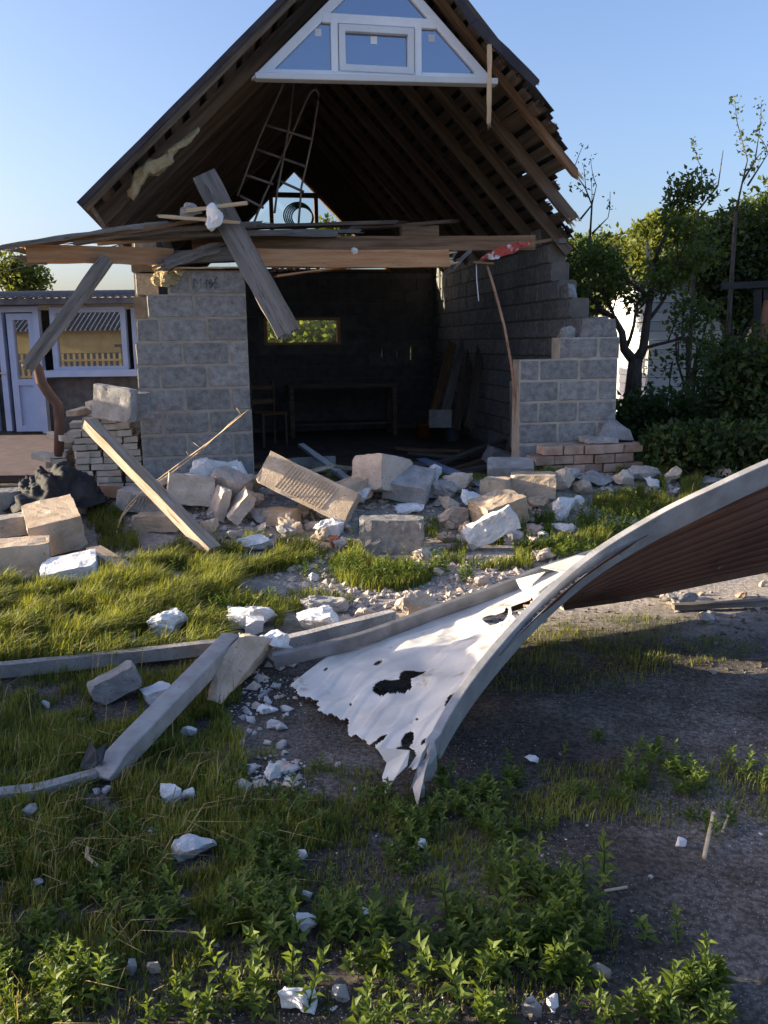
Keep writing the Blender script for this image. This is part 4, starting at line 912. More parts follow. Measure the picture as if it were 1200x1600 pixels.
# torn lips at the near tip
mb = MB(); tp = lambda x, y, z: atz(x, y, z) - g0
mb.prism([tp(644, 1228, .05), tp(652, 1262, .01), tp(664, 1205, .10), tp(676, 1165, .15)], (0, -.25, .1), .006)
mb.prism([tp(640, 1235, .04), tp(649, 1222, .06), tp(672, 1158, .16), tp(660, 1176, .14)], (0, -.2, .1), .008); build(mb, "torn_lip", 'galv', rail)
FP_ = [(446, 1078, .05), (540, 1010, .09), (640, 975, .12), (740, 942, .16), (830, 908, .22), (925, 870, .32), (1022, 832, .46)]
Fc = [atz(x, y, z) - g0 for x, y, z in FP_]
R2 = [(640, 1222, .07), (700, 1122, .18), (760, 1050, .28), (825, 980, .40), (890, 920, .51), (960, 868, .61), (1030, 828, .69)]
Rr = [atz(x, y, z) - g0 for x, y, z in R2]
def sheet(Ra, Fa, nS, nT, holes, bottom, name, mats, ribs, amp, par, sag=0, edge_n=None, crumple=.012):
    A = cr(Ra, nS); B = cr(Fa, nS); vs = []; fs = []; uv = []
    for i in range(nS + 1):
        for j in range(nT + 1):
            t = j / nT; p = A[i].lerp(B[i], t); tz = abs((t * ribs) % 1 - .5) * 2; prof = max(0, min(1, (tz - .55) / .2))
            nn = (B[i] - A[i]).cross(A[min(i + 1, nS)] - A[max(i - 1, 0)]).normalized()
            if nn.z < 0: nn = -nn
            w0 = p + g0; cz = noise.noise(w0 * 3.1) * crumple * 2 + noise.noise(w0 * 8) * crumple * .6 - abs(noise.noise(w0 * 5 + Vector((9, 0, 0)))) * crumple * 1.1
            p = p + nn * (amp * prof + cz * sin(pi * min(1, max(0, t))) - sag * sin(pi * t) * (1 - abs(2 * i / nS - 1) * .5)); vs.append(p)
    for i in range(nS):
        for j in range(nT):
            s = (i + .5) / nS; t = (j + .5) / nT; q = Vector((s * 9, t * 9, 0)); e = noise.noise(q * 1.0) * .03 + noise.noise(q * 3.3) * .015
            if bottom and s < bottom(t) + e * .8: continue
            if any((abs((s - hs_) * cos(an) + (t - ht) * sin(an)) / rs) ** 2 + (abs(-(s - hs_) * sin(an) + (t - ht) * cos(an)) / rt) ** 2 < (1 + e * 14) for hs_, ht, rs, rt, an in holes): continue
            a = i * (nT + 1) + j; fs.append((a, a + 1, a + nT + 2, a + nT + 1))
    mb = MB(); mb.add(vs, fs)
    used = sorted({i for f in mb.f for i in f}); mp_ = {u: k for k, u in enumerate(used)}; mb.v = [mb.v[u] for u in used]; mb.f = [tuple(mp_[i] for i in f) for f in mb.f]
    me = bpy.data.meshes.new(name); me.from_pydata(mb.v, [], mb.f)
    if me.polygons and sum(p.normal.z for p in me.polygons) < 0: me.flip_normals()
    me.polygons.foreach_set("use_smooth", [True] * len(me.polygons))
    for m_ in mats: me.materials.append(M[m_])
    o = link(name, me, par); md = o.modifiers.new("t", 'SOLIDIFY'); md.thickness = .003; md.offset = -1; md.material_offset = 1; md.material_offset_rim = 1; return o
# place the holes by finding their parameters on the panel
def st_of(px, py, Ra, Fa):
    A = cr(Ra, 80); B = cr(Fa, 80); best = None
    for i in range(81):
        for j in range(0, 61):
            p = A[i].lerp(B[i], j / 60) + g0 - CAM; q = RM.transposed() @ p; x = 600 - q.x / q.z * FPX; y = 800 + q.y / q.z * FPX; d = (x - px) ** 2 + (y - py) ** 2
            if best is None or d < best[0]: best = (d, i / 80, j / 60)
    return best[1], best[2]
holes = []
for (px, py, rs, rt, an) in ((612, 1062, .035, .10, .25), (640, 1040, .04, .07, .0), (708, 1088, .035, .055, .2), (752, 1065, .085, .05, .35), (632, 1145, .018, .035, 0), (662, 1152, .008, .016, 0), (580, 1153, .010, .05, .6), (770, 956, .032, .13, .1), (812, 944, .036, .10, 0), (545, 1092, .004, .006, 0), (505, 1046, .006, .01, 0), (585, 1028, .012, .02, 0), (921, 876, .006, .03, 0), (640, 1108, .003, .005, 0)):
    s_, t_ = st_of(px, py, Rr, Fc); holes.append((s_, t_, rs, rt, an))
sheet(Rr, Fc, 260, 120, holes, lambda t: .03 + .05 * abs(t - .5) * 0 + (.035 if .05 < t < .2 else 0), "white_sheet", ['sheetw', 'sheetb'], 7, .006, gate, sag=.05, crumple=.032)
# torn triangular flap + hanging tongue + curled white strip
for nm, pts in (("torn_flap", [(806, 905, .30), (852, 893, .34), (832, 912, .30), (828, 932, .27), (812, 918, .27)]), ("torn_flap", [(588, 1168, .13), (640, 1172, .14), (636, 1196, .10), (618, 1214, .07), (602, 1241, .03), (597, 1214, .06), (604, 1192, .09)]),                ("torn_flap", [(845, 886, .30), (900, 868, .36), (985, 868, .53), (930, 896, .48), (880, 893, .40)])):
    P_ = [atz(x, y, z) - g0 for x, y, z in pts]; n_ = (P_[1] - P_[0]).cross(P_[2] - P_[0]).normalized(); mb = MB(); mb.prism(P_, n_, .004); build(mb, nm, 'sheetw', gate)
# the part that twists over and shows its rusty underside
BR_ = [(880, 945, .22), (985, 930, .27), (1090, 908, .33), (1200, 886, .39), (1320, 862, .44)]
Rb = [atz(x, y, z) - g0 for x, y, z in ((880, 930, .46), (960, 868, .58), (1060, 812, .72), (1180, 758, .86), (1320, 700, .98))]
Bb = [atz(x, y, z) - g0 for x, y, z in BR_]
hb_ = [];
for (px, py, rs, rt) in ((1085, 864, .004, .018), (1092, 860, .006, .02), (1100, 857, .004, .03), (960, 918, .006, .02)): s_, t_ = st_of(px, py, Rb, Bb); hb_.append((s_, t_, rs, rt, 0))
sheet(Rb, Bb, 150, 150, hb_, None, "rusty_sheet", ['sheetb', 'sheetb'], 11, .045, gate, sag=.02, crumple=.004)
mb = MB(); mb.sweep(cr(Bb, 24), [(.03, .045)] * 25); build(mb, "lower_frame", 'rust', gate)
P_ = [atz(x, y, z) - g0 for x, y, z in ((1118, 880, .42), (1140, 866, .45), (1162, 858, .48), (1160, 872, .45), (1135, 880, .43), (1122, 890, .41))]; mb = MB(); mb.prism(P_, (0, -.3, .2), .005); build(mb, "torn_flap", 'sheetw', gate)
rr = random.Random(71); mb = MB()
for k in range(150):
    s_ = rr.uniform(.42, .78); t_ = abs(rr.gauss(.08, .10)) + .02; i_ = int(s_ * 100); p = cr(Rr, 100)[i_].lerp(cr(Fc, 100)[i_], min(t_, .9)) + Vector((0, 0, .004)); q = rr.uniform(.004, .014)
    mb.box(p, (q * rr.uniform(.6, 2.5), q, q * .5), Matrix.Rotation(rr.uniform(0, 3), 3, 'Z'))
build(mb, "grit", 'rubble', gate, kind='stuff')
# frame bars lying in the grass
def gbar(a, b, w, h, mat, label, cat="bar", seed=0, bent=None, **kw):
    p = atz(*a); q = atz(*b); return beam("metal_bar" if mat in ('galv', 'rust') else "wooden_bar", p, q, w, h, mat, label=label, cat=cat, seed=seed, **kw)
mb = MB(); mb.sweep(cr([atz(x, y, z) for x, y, z in ((428, 1032, .10), (560, 1000, .13), (690, 953, .17), (790, 918, .22), (850, 893, .26), (1000, 845, .33))], 30), [(.04, .062)] * 31)
build(mb, "metal_bar", 'steel', label="long dark grey frame bar along the upper edge of the white sheet", cat="frame bar", bevel=.004)
gbar((440, 1006, .05), (615, 962, .08), .05, .06, 'grey', "shorter dusty bar behind the long dark grey bar above the white sheet", seed=3, n=4, jit=.002)
gbar((-60, 1054, .04), (365, 1008, .07), .05, .062, 'grey', "long grey bar at the left along the grass edge, its end under the tan slab", seed=4, n=8, jit=.003)
mb = MB(); mb.sweep(cr([atz(x, y, z) for x, y, z in ((362, 1000, .16), (320, 1045, .13), (262, 1105, .10), (205, 1165, .07), (158, 1216, .03))], 20), [(.085, .07)] * 18 + [(.09, .05), (.085, .03), (.07, .012)])
build(mb, "metal_bar", 'galv', label="blue grey steel channel running down left from the tan slab to its crushed tip", cat="steel channel", bevel=.004)
mb = MB(); mb.sweep([atz(x, y, z) for x, y, z in ((-40, 1247, .02), (60, 1235, .03), (150, 1208, .04))], [(.06, .03), (.055, .03), (.04, .02)])
build(mb, "metal_bar", 'galv', label="flat rusty grey strip at the left edge leading to the channel's crushed tip", cat="metal strip")
P_ = [atz(x, y, z) for x, y, z in ((122, 1205, .02), (142, 1158, .14), (150, 1172, .12), (168, 1160, .13), (160, 1195, .06), (150, 1210, .02))]; mb = MB(); mb.prism(P_, (.1, -.3, .2), .02); build(mb, "metal_scrap", 'housewall', label="dark ragged scrap of metal standing by the channel's crushed tip", cat="metal scrap")
# bamboo-like stick at lower right and straws
mb = MB(); mb.tube([atz(1100, 1340, .01), atz(1115, 1270, .05)], .006, 6); build(mb, "dry_stick", 'palewood', label="short dry stick standing on the bare grey soil at lower right", cat="stick")
mb = MB(); mb.tube([atz(1128, 1300, .01), atz(1140, 1270, .03)], .003, 6); build(mb, "dry_stick", 'palewood', label="thin dry stalk right of the short dry stick on the grey soil", cat="stick")
mb = MB(); mb.tube([atz(945, 1392, .01), atz(980, 1386, .012)], .004, 6); build(mb, "dry_stick", 'palewood', label="small pale stick lying flat left of the bare grey patch", cat="stick")
mb = MB(); mb.tube([atz(137, 1325, .03), atz(135, 1338, .03), atz(160, 1360, .01)], .006, 6); build(mb, "dry_stick", 'palewood', label="bent pale twig in the dark grass at lower left", cat="stick")
# ---------------- rubble: blocks and chunks ----------------
def sc(p): return (Vector(p) - CAM).dot(RM @ Vector((0, 0, -1))) / FPX
def place(o, me, cx, y1, dep, rot, sink=.015, dz=0):
    p = G(cx, y1, dz); d = Vector((p.x, p.y, 0)).normalized(); p = p + d * dep * .5
    R_ = rot.to_matrix() if hasattr(rot, 'to_matrix') else rot
    zs = min((R_ @ v.co).z for v in me.vertices)
    EXC.append((p.x, p.y, max(math.hypot(v.co.x, v.co.y) for v in me.vertices))); o.rotation_euler = R_.to_euler(); o.location = (p.x, p.y, gh(p.x, p.y) - zs - sink + dz)
EXC = []
def blk(cx, y1, dims, rot, mat, label, seed, cat="block", name=None, rough=.008, chip=.055, dz=0, grooves=None, sink=.015):
    """a cut block: centre bottom at picture point (cx, y1), size in metres, rotation (x, y, z) in degrees"""
    r = random.Random(seed); l_, w_, h_ = dims; pts = []
    for a in (-1, 1):
        for b_ in (-1, 1):
            for c in (-1, 1):
                q = Vector((a * l_ / 2, b_ * w_ / 2, c * h_ / 2))
                if r.random() < .5:
                    for ax in range(3): v = q.copy(); v[ax] *= 1 - r.uniform(.3, 1.0) * chip * 4 / max(dims[ax], .05) * .5; pts.append(v)
                else: pts.append(q * (1 - r.uniform(0, .01)))
    nm = name or ("fallen_block"); me = hullmesh(nm, pts, mat, rough, 3, seed)
    R_ = (Matrix.Rotation(radians(rot[2]), 3, 'Z') @ Matrix.Rotation(radians(rot[1]), 3, 'Y') @ Matrix.Rotation(radians(rot[0]), 3, 'X'))
    o = link(nm, me, None, label, cat); place(o, me, cx, y1, w_, R_, sink, dz)
    if grooves:
        ax, n_, side, span = grooves; mb = MB()      # ridges on one face
        for k in range(n_):
            t_ = (k + .5) / n_ - .5
            if ax == 'end': mb.box((side * (l_ / 2 + .003), 0, t_ * h_ * .9), (.012, w_ * .86, h_ / n_ * .45))
            else: mb.box((span * l_ * .5 + t_ * l_ * .55, side * (w_ / 2 + .001), 0), (l_ * .55 / n_ * .4, .008, h_ * .8), Matrix.Rotation(.25, 3, 'Y'))
        g_ = build(mb, "comb_ridge", mat, o, kind='stuff')
    return o
def rock(x0, y0, x1, y1, mat, label, seed, cat="rubble chunk", boxy=.55, rough=.014, flat=1.0, dz=0, yaw=0, n=15, group=None, name="rubble_chunk", cuts=3):
    p = G((x0 + x1) / 2, y1, dz); s_ = sc(p); w_ = (x1 - x0) * s_; dep = w_ * .75; h_ = max(w_ * .22, (y1 - y0) * s_ - dep * .2) * flat
    r = random.Random(seed); pts = rockpts(w_ * 1.06, dep, h_ * 1.1, r, n, boxy)
    me = hullmesh(name, pts, mat, min(rough * 1.3, w_ * .13), 3, seed); o = link(name, me, None, label, cat, group)
    place(o, me, (x0 + x1) / 2, y1, dep, Matrix.Rotation(yaw, 3, 'Z'), h_ * .08, dz); return o
# big cut blocks (label each by look and neighbours)
blk(88, 868, (.62, .36, .24), (8, 6, -64), 'tanblock', "large pale comb ridged block at the left, its broad top sunlit", 1, grooves=('end', 11, -1, 0))
blk(30, 905, (.42, .30, .22), (0, 0, 20), 'tanblock', "shaded grey tan block in the grass below the large comb ridged block", 2)
blk(28, 846, (.50, .22, .14), (0, -6, 12), 'grey', "shaded slab lying behind the large comb ridged block at the left edge", 3)
blk(12, 806, (.26, .24, .17), (0, 0, 35), 'grey', "small shaded cube block by the left edge below the black tarp", 4)
blk(95, 812, (.40, .24, .06), (6, 10, 25), 'rubble', "flat slab tilted behind the large comb ridged block, next to the tarp", 5)
blk(112, 914, (.34, .22, .10), (14, -8, 15), 'white', "pale bluish slab lying flat in the grass below the comb ridged block", 6, rough=.01)
blk(300, 806, (.36, .22, .25), (-12, 8, 15), 'rubble', "broad mauve shaded slab standing behind the long fallen board", 7, rough=.012, chip=.06)
blk(362, 798, (.30, .2, .22), (10, 20, -20), 'rubble', "tilted shaded slab right of the mauve slab", 8, rough=.01, chip=.08)
blk(345, 820, (.08, .20, .26), (0, 24, 30), 'rubble', "upright shard leaning right with a thin sunlit edge before the mauve slab", 9, rough=.008, chip=.09)
blk(378, 826, (.10, .24, .25), (8, 42, 20), 'rubble', "second leaning shard, its left edge brightly sunlit, right of the upright shard", 10, rough=.01, chip=.1)
blk(485, 828, (.78, .22, .27), (-16, 24, -14), 'tanblock', "long ribbed block sloping down to the right, its left end sunlit", 11, grooves=('face', 16, -1, .0))
blk(440, 828, (.26, .2, .12), (0, 0, -20), 'tanblock', "small sunlit block under the left end of the long ribbed block", 12)
blk(545, 800, (.34, .22, .17), (0, -14, 34), 'tanblock', "wedge shaped block right of the ribbed block with a sunlit top", 13)
blk(598, 796, (.32, .42, .30), (-14, -8, -38), 'rubble', "tall block with sunlit left face before the garage opening", 14, rough=.007)
blk(640, 798, (.38, .34, .17), (22, 8, -16), 'grey', "block tilted toward the viewer, pale flat top, right of the tall sunlit faced block", 15)
blk(613, 868, (.46, .20, .26), (0, 0, -2), 'cinder', "whole grey block lying square to the viewer in the middle of the yard", 16)
blk(775, 792, (.22, .24, .20), (0, 0, -24), 'tanblock', "small square block with sunlit left face, end of the pale plastic strip on it", 17)
blk(832, 786, (.38, .28, .20), (0, 0, -8), 'tanblock', "tan block with sunlit top behind the small square block", 18)
blk(797, 752, (.42, .24, .14), (18, 0, -6), 'grey', "pale slab with a dark hole leaning behind the small square block", 19)
blk(778, 838, (.36, .30, .22), (6, -12, 24), 'tanblock', "large broken tan block right of the whole grey block", 20, rough=.014, chip=.1)
blk(766, 862, (.40, .12, .17), (-10, -24, 10), 'white', "white wedge leaning on the large broken tan block, sunlit upper edge", 21, rough=.014, chip=.1)
blk(782, 738, (.34, .2, .18), (10, 20, 20), 'grey', "rounded shaded slab among the boards by the right pier", 22, rough=.01, chip=.08, dz=.04)
blk(182, 662, (.34, .12, .27), (0, 8, -12), 'grey', "pale square slab standing on top of the thin brick stack", 23, dz=.62, sink=0)
blk(213, 660, (.24, .2, .22), (0, 0, 0), 'cinder', "dark grey block on the brick stack against the left pier", 24, dz=.62, sink=0)
blk(232, 812, (.42, .22, .16), (0, 8, -6), 'grey', "shaded ribbed block below the long fallen board at the brick stack's foot", 25, grooves=('face', 9, -1, 0))
blk(250, 835, (.36, .2, .12), (0, 0, -10), 'tanblock', "shaded tan block under the long fallen board, half in the grass", 26)
blk(935, 692, (.30, .26, .05), (0, 0, 8), 'grey', "thin pale cap slab on the brick step below the concrete pyramid", 27, dz=.30, sink=0)
# chunks by their box in the picture
RK = [
 (230, 950, 292, 1003, 'white', "white chunk in the grass above the long grey bar, left of the boxy white chunk"),
 (350, 938, 434, 990, 'white', "white chunk with a pale box socket on it, above the tan slab"),
 (200, 984, 214, 1008, 'white', "small thin white shard left of the white chunk in the grass"),
 (368, 825, 436, 866, 'white', "rounded white chunk with sunlit left end below the long ribbed block"),
 (486, 806, 540, 842, 'white', "pale bluish wedge under the right end of the long ribbed block"),
 (618, 786, 668, 808, 'white', "flat pale chunk just behind the whole grey block"),
 (680, 786, 738, 830, 'rubble', "lumpy pale chunk between the whole grey block and the broken tan block"),
 (862, 776, 904, 816, 'white', "round bright sunlit chunk in the grass before the right pier"),
 (896, 774, 914, 792, 'white', "small pale stone touching the round bright chunk"),
 (862, 817, 906, 838, 'white', "low pale flake below the round bright chunk"),
 (838, 826, 858, 842, 'white', "small round white stone left of the low pale flake"),
 (830, 854, 868, 882, 'rubble', "layered pale chunk above the upper edge of the white sheet"),
 (738, 898, 770, 920, 'rubble', "small sunlit chunk just above the long dark grey bar"),
 (640, 856, 680, 884, 'rubble', "pale stone below the right corner of the whole grey block"),
 (676, 884, 694, 902, 'rubble', "small pinkish stone right of the rubble row along the bar"),
 (470, 922, 545, 962, 'grey', "grey white chunk at the upper left of the rubble row along the bar"),
 (465, 944, 562, 992, 'white', "largest white chunk of the rubble row along the bar"),
 (512, 958, 562, 990, 'rubble', "sunlit wedge in front of the largest white chunk of the row"),
 (552, 948, 590, 978, 'rubble', "pinkish chunk right of the sunlit wedge in the rubble row"),
 (570, 954, 634, 988, 'rubble', "low broad chunk touching the bar in the rubble row"),
 (612, 922, 692, 968, 'rubble', "large pinkish chunk at the right end of the rubble row"),
 (628, 914, 660, 940, 'rubble', "shard standing behind the large pinkish chunk at the row's end"),
 (552, 918, 578, 950, 'grey', "small upright grey stone behind the middle of the rubble row"),
 (482, 890, 498, 910, 'white', "small white stone on the bare soil above the rubble row"),
 (800, 896, 838, 922, 'white', "white lump resting on the bar at the sheet's upper tear"),
 (712, 944, 762, 975, 'white', "white lump wedged between the bar and the white sheet"),
 (845, 876, 888, 902, 'rubble', "sandy chunk on the bar where it passes under the rail"),
 (655, 724, 692, 758, 'white', "pale chunk at the threshold under the pale plastic strip"),
 (330, 700, 372, 716, 'grey', "x"),
 (895, 722, 968, 748, 'x', ""),
 (916, 698, 964, 742, 'grey', "big round grey chunk before the brick step at the right"),
 (888, 736, 962, 768, 'grey', "broad grey chunk in the grass below the big round grey one"),
 (972, 728, 1032, 760, 'grey', "grey chunk with a sunlit patch beside the round leafy sprout"),
 (1036, 726, 1064, 762, 'rubble', "small upright chunk with sunlit face under the bare stems"),
 (1062, 700, 1130, 738, 'grey', "big shaded grey slab chunk at the back of the right hand rubble"),
 (1110, 722, 1152, 756, 'rubble', "sunlit broken chunk right of the big shaded slab chunk"),
 (1140, 722, 1172, 748, 'rubble', "small pale chunk at the right end of the right hand rubble"),
 (1036, 762, 1062, 780, 'rubble', "small tan wedge in the grass below the right hand rubble"),
 (1092, 745, 1142, 766, 'grey', "low grey slab at the grass edge under the sunlit broken chunk"),
 (1030, 923, 1092, 952, 'grey', "angular chunk in the sunlit strip beneath the raised gate"),
 (1148, 918, 1168, 936, 'clay', "small brick piece in the sunlit strip beneath the raised gate"),
 (1090, 950, 1120, 978, 'grey', "dark chunk in the shadow beneath the raised gate"),
 (1185, 905, 1200, 918, 'rubble', "pale stone at the right edge beneath the raised gate"),
 (985, 918, 1005, 930, 'rubble', "small pale stone at the left end of the sunlit strip under the gate"),
 (250, 1226, 286, 1264, 'white', "bright white stone like a tooth, left one of the pair below the steel channel"),
 (281, 1236, 313, 1258, 'white', "smaller white stone touching the tooth shaped one"),
 (268, 1308, 335, 1354, 'white', "largest white stone in the dark weeds of the foreground"),
 (414, 1184, 440, 1222, 'white', "tall white stone on the bare soil left of the sheet's hanging corner"),
 (402, 1092, 436, 1118, 'white', "round white stone just left of the sheet's left corner"),
 (280, 1130, 308, 1152, 'white', "white stone right of the steel channel's middle"),
 (436, 548 + 1000, 496, 1602, 'white', "big white stone cut by the bottom edge of the picture"),
 (195, 1498, 218, 1530, 'grey', "rounded grey stone at lower left, left one of a pair"),
 (230, 1500, 254, 1528, 'rubble', "pale pinkish stone beside the rounded grey one at lower left"),
 (563, 1416, 588, 1448, 'white', "white stone in the weeds right of the crumbly whitish one"),
 (450, 1438, 496, 1472, 'white', "crumbly whitish stone half hidden by sunlit weeds at lower centre"),
 (470, 1390, 491, 1412, 'white', "small white stone above the crumbly whitish one"),
 (518, 1540, 550, 1572, 'grey', "grey white stone right of the big stone at the bottom edge"),
 (650, 1312, 668, 1332, 'white', "small flat white stone below the rail's torn tip"),
 (1054, 1312, 1072, 1330, 'white', "small white oval stone on the bare grey soil at the right"),
 (918, 1508, 954, 1540, 'tanblock', "tan stone among sunlit weeds at lower right"),
 (854, 1556, 874, 1588, 'white', "small white stone in the weeds at the bottom below the tan stone"),
 (815, 1560, 846, 1602, 'grey', "grey stone cut by the bottom edge below the tan stone"),
 (226, 1295, 248, 1313, 'white', "small white stone left above the largest foreground white stone"),
 (462, 1326, 482, 1348, 'white', "small split white stone right of the largest foreground white stone"),
 (818, 1178, 842, 1198, 'white', "flat pale flake on the dark soil under the arching rail"),
 (36, 1260, 62, 1282, 'grey', "bluish crumpled stone below the flat strip at the left edge"),
 (52, 1374, 72, 1388, 'white', "small white stone by the left edge in dark grass"),
 (66, 1094, 80, 1110, 'white', "tiny bright stone in shaded grass below the long grey bar"),
]
for i, (x0, y0, x1, y1, mt, lb) in enumerate(RK):
    if mt == 'x' or lb == 'x': continue
    big = x1 - x0 > 40
    rock(x0, y0, x1, y1, mt, lb, 100 + i, cat="stone" if y0 > 1050 else "rubble chunk", boxy=.55 if big else .4, name="white_stone" if (mt == 'white' and y0 > 1050) else "rubble_chunk")
blk(182, 1100, (.20, .09, .10), (0, -22, 20), 'grey', "wedge of pale concrete half sunk in the shaded grass at the left", 51, name="rubble_chunk", cat="rubble chunk", chip=.05)
blk(248, 1100, (.12, .09, .05), (0, -10, 30), 'white', "small pale wedge between the concrete wedge and the steel channel", 52, name="rubble_chunk", cat="rubble chunk")
blk(398, 990, (.09, .06, .085), (6, 6, 10), 'white', "small pale box socket resting against the white chunk above the tan slab", 53, cat="socket box", name="socket_box", rough=.002, dz=.02)
# large tan slab leaning where the bars meet
pts = [atz(x, y, z) for x, y, z in ((330, 1070, .05), (322, 1095, .02), (345, 1100, .02), (398, 1048, .04), (420, 1020, .07), (425, 998, .16), (385, 992, .2), (352, 1015, .17), (335, 1045, .12), (370, 990, .05), (440, 1000, .08))]
o_ = Vector((pts[0].x, pts[0].y, 0)); me = hullmesh("rubble_chunk", [p - o_ for p in pts], 'tanblock', .012, 3, 61); o = link("rubble_chunk", me, None, "large tan broken slab sitting where the channel and the two long bars meet", "rubble chunk"); o.location = o_
rock(388, 985, 458, 1018, 'white', "white crumbly lump on top of the large tan broken slab", 62, dz=.10)
rock(418, 1016, 470, 1040, 'white', "flat white lump between the large tan slab and the bar's near end", 63, dz=.03)
# concrete pyramid and brick step at the foot of the right pier
pb = loc(962, 690, -.15); pts = [GWp(x, y, v) for x, y, v in ((934, 686, -.2), (990, 688, -.2), (984, 672, -.15), (950, 654, -.1), (935, 678, .0), (988, 680, .05), (960, 655, -.05))]
o_ = Vector(pts[0]); me = hullmesh("rubble_chunk", [p - o_ for p in pts], 'grey', .006, 3, 64); o = link("rubble_chunk", me, None, "pointed concrete piece like a pyramid on the brick step by the right pier", "rubble chunk"); o.location = o_
st = empty("brick_step", gw(3.75, -.25, 0), "low brick step at the foot of the right pier, dusty clay bricks", "brick step", rz=GA)
bme = {}
def brickmesh(mat, dims, v):
    k = (mat, dims, v)
    if k not in bme:
        r = random.Random(v); mb = MB(); mb.box((0, 0, 0), dims); me = mb.mesh("brick", [M[mat]]); bm = bmesh.new(); bm.from_mesh(me); bmesh.ops.bevel(bm, geom=list(bm.edges), offset=.004, segments=1, affect='EDGES')
        for q in bm.verts: q.co += Vector((r.uniform(-1, 1), r.uniform(-1, 1), r.uniform(-1, 1))) * .003
        bm.to_mesh(me); bm.free(); bme[k] = me
    return bme[k]
rr = random.Random(15)
for k in range(6):
    for i in range(5):
        x = -.14 + i * .2 + (.1 if k % 2 else 0)
        if x > .78: continue
        o = link("brick", brickmesh('clay', (.19, .2, .078), rr.randint(0, 3)), st); o.location = (x, rr.uniform(-.03, .03), .05 + k * .088); o.rotation_euler = (0, rr.uniform(-.02, .02), rr.uniform(-.06, .06))
# stack of thin pale bricks left of the pier
base = GWp(152, 735, .12); base.z = 0
bs = empty("brick_stack", base, "toppling stack of thin pale bricks in leaning columns left of the left pier", "brick stack", rz=GA)
rr = random.Random(22)
for c in range(6):
    x = -.36 + c * .142; top = [6, 9, 12, 13, 13, 12][c] if c < 6 else 12
    for row in range(2):
        for k in range(top):
            z = gh(base.x, base.y) + .035 + k * .058; 
            if c < 3 and row == 0 and k > top - 2: continue
            o = link("brick", brickmesh('brick', (.118, .24, .05), rr.randint(0, 3)), bs)
            o.location = (x - .10 * z + .03 * sin(c * 2.2 + k * .5) + rr.uniform(-.006, .006) + (.02 if k % 5 == 4 else 0), row * .26 + rr.uniform(-.015, .015), z); o.rotation_euler = (rr.uniform(-.02, .02), rr.uniform(-.03, .03), rr.uniform(-.05, .05))
for i, (x, y, z, rz_) in enumerate(((-.28, -.05, .60, .7), (-.12, .1, .80, -.5), (.02, .0, .86, .3), (.2, .1, .83, 1.2), (-.42, .0, .42, .9), (-.5, -.15, .08, 1.1), (.3, .2, .80, -.2))):
    o = link("brick", brickmesh('brick', (.118, .24, .05), i % 4), bs); o.location = (x, y, z + gh(base.x, base.y)); o.rotation_euler = (.1, rr.uniform(-.2, .2), rz_)
# black tarp
mb = MB(); a_ = G(20, 800); b_ = G(150, 806); cen = G(78, 806); cen.y += .12
n1, n2 = 110, 60; vs = []; fs = []
for i in range(n1 + 1):
    for j in range(n2 + 1):
        th = 2 * pi * i / n1; ph = j / n2; rr_ = ph
        x = cos(th) * rr_ * .40; y = sin(th) * rr_ * .30; z = .30 * (1 - rr_ ** 2.0) ; p = Vector((x, y, z)); q = p + cen
        rg = abs(noise.noise(Vector((q.x * 9 + q.z * 6, q.y * 4, q.z * 3)))) * .12 + noise.noise(q * 3.2) * .10 + abs(noise.noise(q * 15)) * .055 + abs(noise.noise(q * 31)) * .02
        d = Vector((x, y, .25)).normalized(); p += d * rg; p.z = max(p.z, 0.0); vs.append(p)
for i in range(n1):
    for j in range(n2): a = i * (n2 + 1) + j; b_ = ((i + 1) % n1) * (n2 + 1) + j; fs.append((a, b_, b_ + 1, a + 1))
mb.add(vs, fs); o = build(mb, "black_tarp", 'tarp', label="crumpled black plastic tarp heaped left of the thin brick stack", cat="tarp", origin=(0, 0, 0), smooth=True); o.location = (cen.x, cen.y, gh(cen.x, cen.y))
# boards in the rubble
def gbd(a, b, w, h, mat, label, seed=0, cat="board", up=(0, 0, 1), name="fallen_board", **kw):
    def lift(q):
        p = atz(*q)
        return G(q[0], q[1], .03) if p.z < gh(p.x, p.y) + .02 else p
    return beam(name, lift(a), lift(b), w, h, mat, up=up, label=label, cat=cat, seed=seed, **kw)
gbd((140, 662, .90), (334, 862, .06), .11, .075, 'plank', "long thick board leaning from the brick stack down into the sunlit grass", 71, n=10, jit=.003, up=(.3, -.2, 1), spl=(.0, .015))
gbd((146, 862, .12), (205, 897, .06), .10, .07, 'plank', "short end of board sticking out of the grass left of the long leaning board", 72, up=(.2, -.2, 1), spl=(0, .02))
gbd((192, 668, .72), (228, 742, .30), .10, .03, 'oldwood', "narrow grey board leaning on the brick stack beside the left pier", 73, up=(.4, -1, .3))
gbd((212, 737, .34), (312, 722, .34), .26, .02, 'plywood', "brown sheet of board lying at the foot of the left pier", 74, up=(0, -.7, .6))
gbd((150, 768, .30), (262, 775, .30), .12, .02, 'plywood', "dark brown board lying across the foot of the thin brick stack", 75, up=(0, -.6, .7))
gbd((378, 742, .18), (700, 722, .12), .05, .05, 'oldwood', "long thin batten lying across the garage threshold", 76, n=8)
gbd((470, 695, .34), (556, 758, .14), .07, .035, 'pvc', "white grooved plastic trim sloping into the rubble before the opening", 77, up=(0, -.4, 1), cat="plastic trim", name="plastic_trim")
gbd((658, 717, .22), (762, 760, .26), .10, .02, 'pvcblue', "pale blue grey plastic strip lying from the threshold to the small square block", 78, up=(0, -.4, 1), cat="plastic strip", name="plastic_strip")
gbd((448, 728, .18), (524, 724, .18), .03, .17, 'grey', "pale rectangular panel standing at the garage threshold", 79, cat="panel", name="wall_panel")
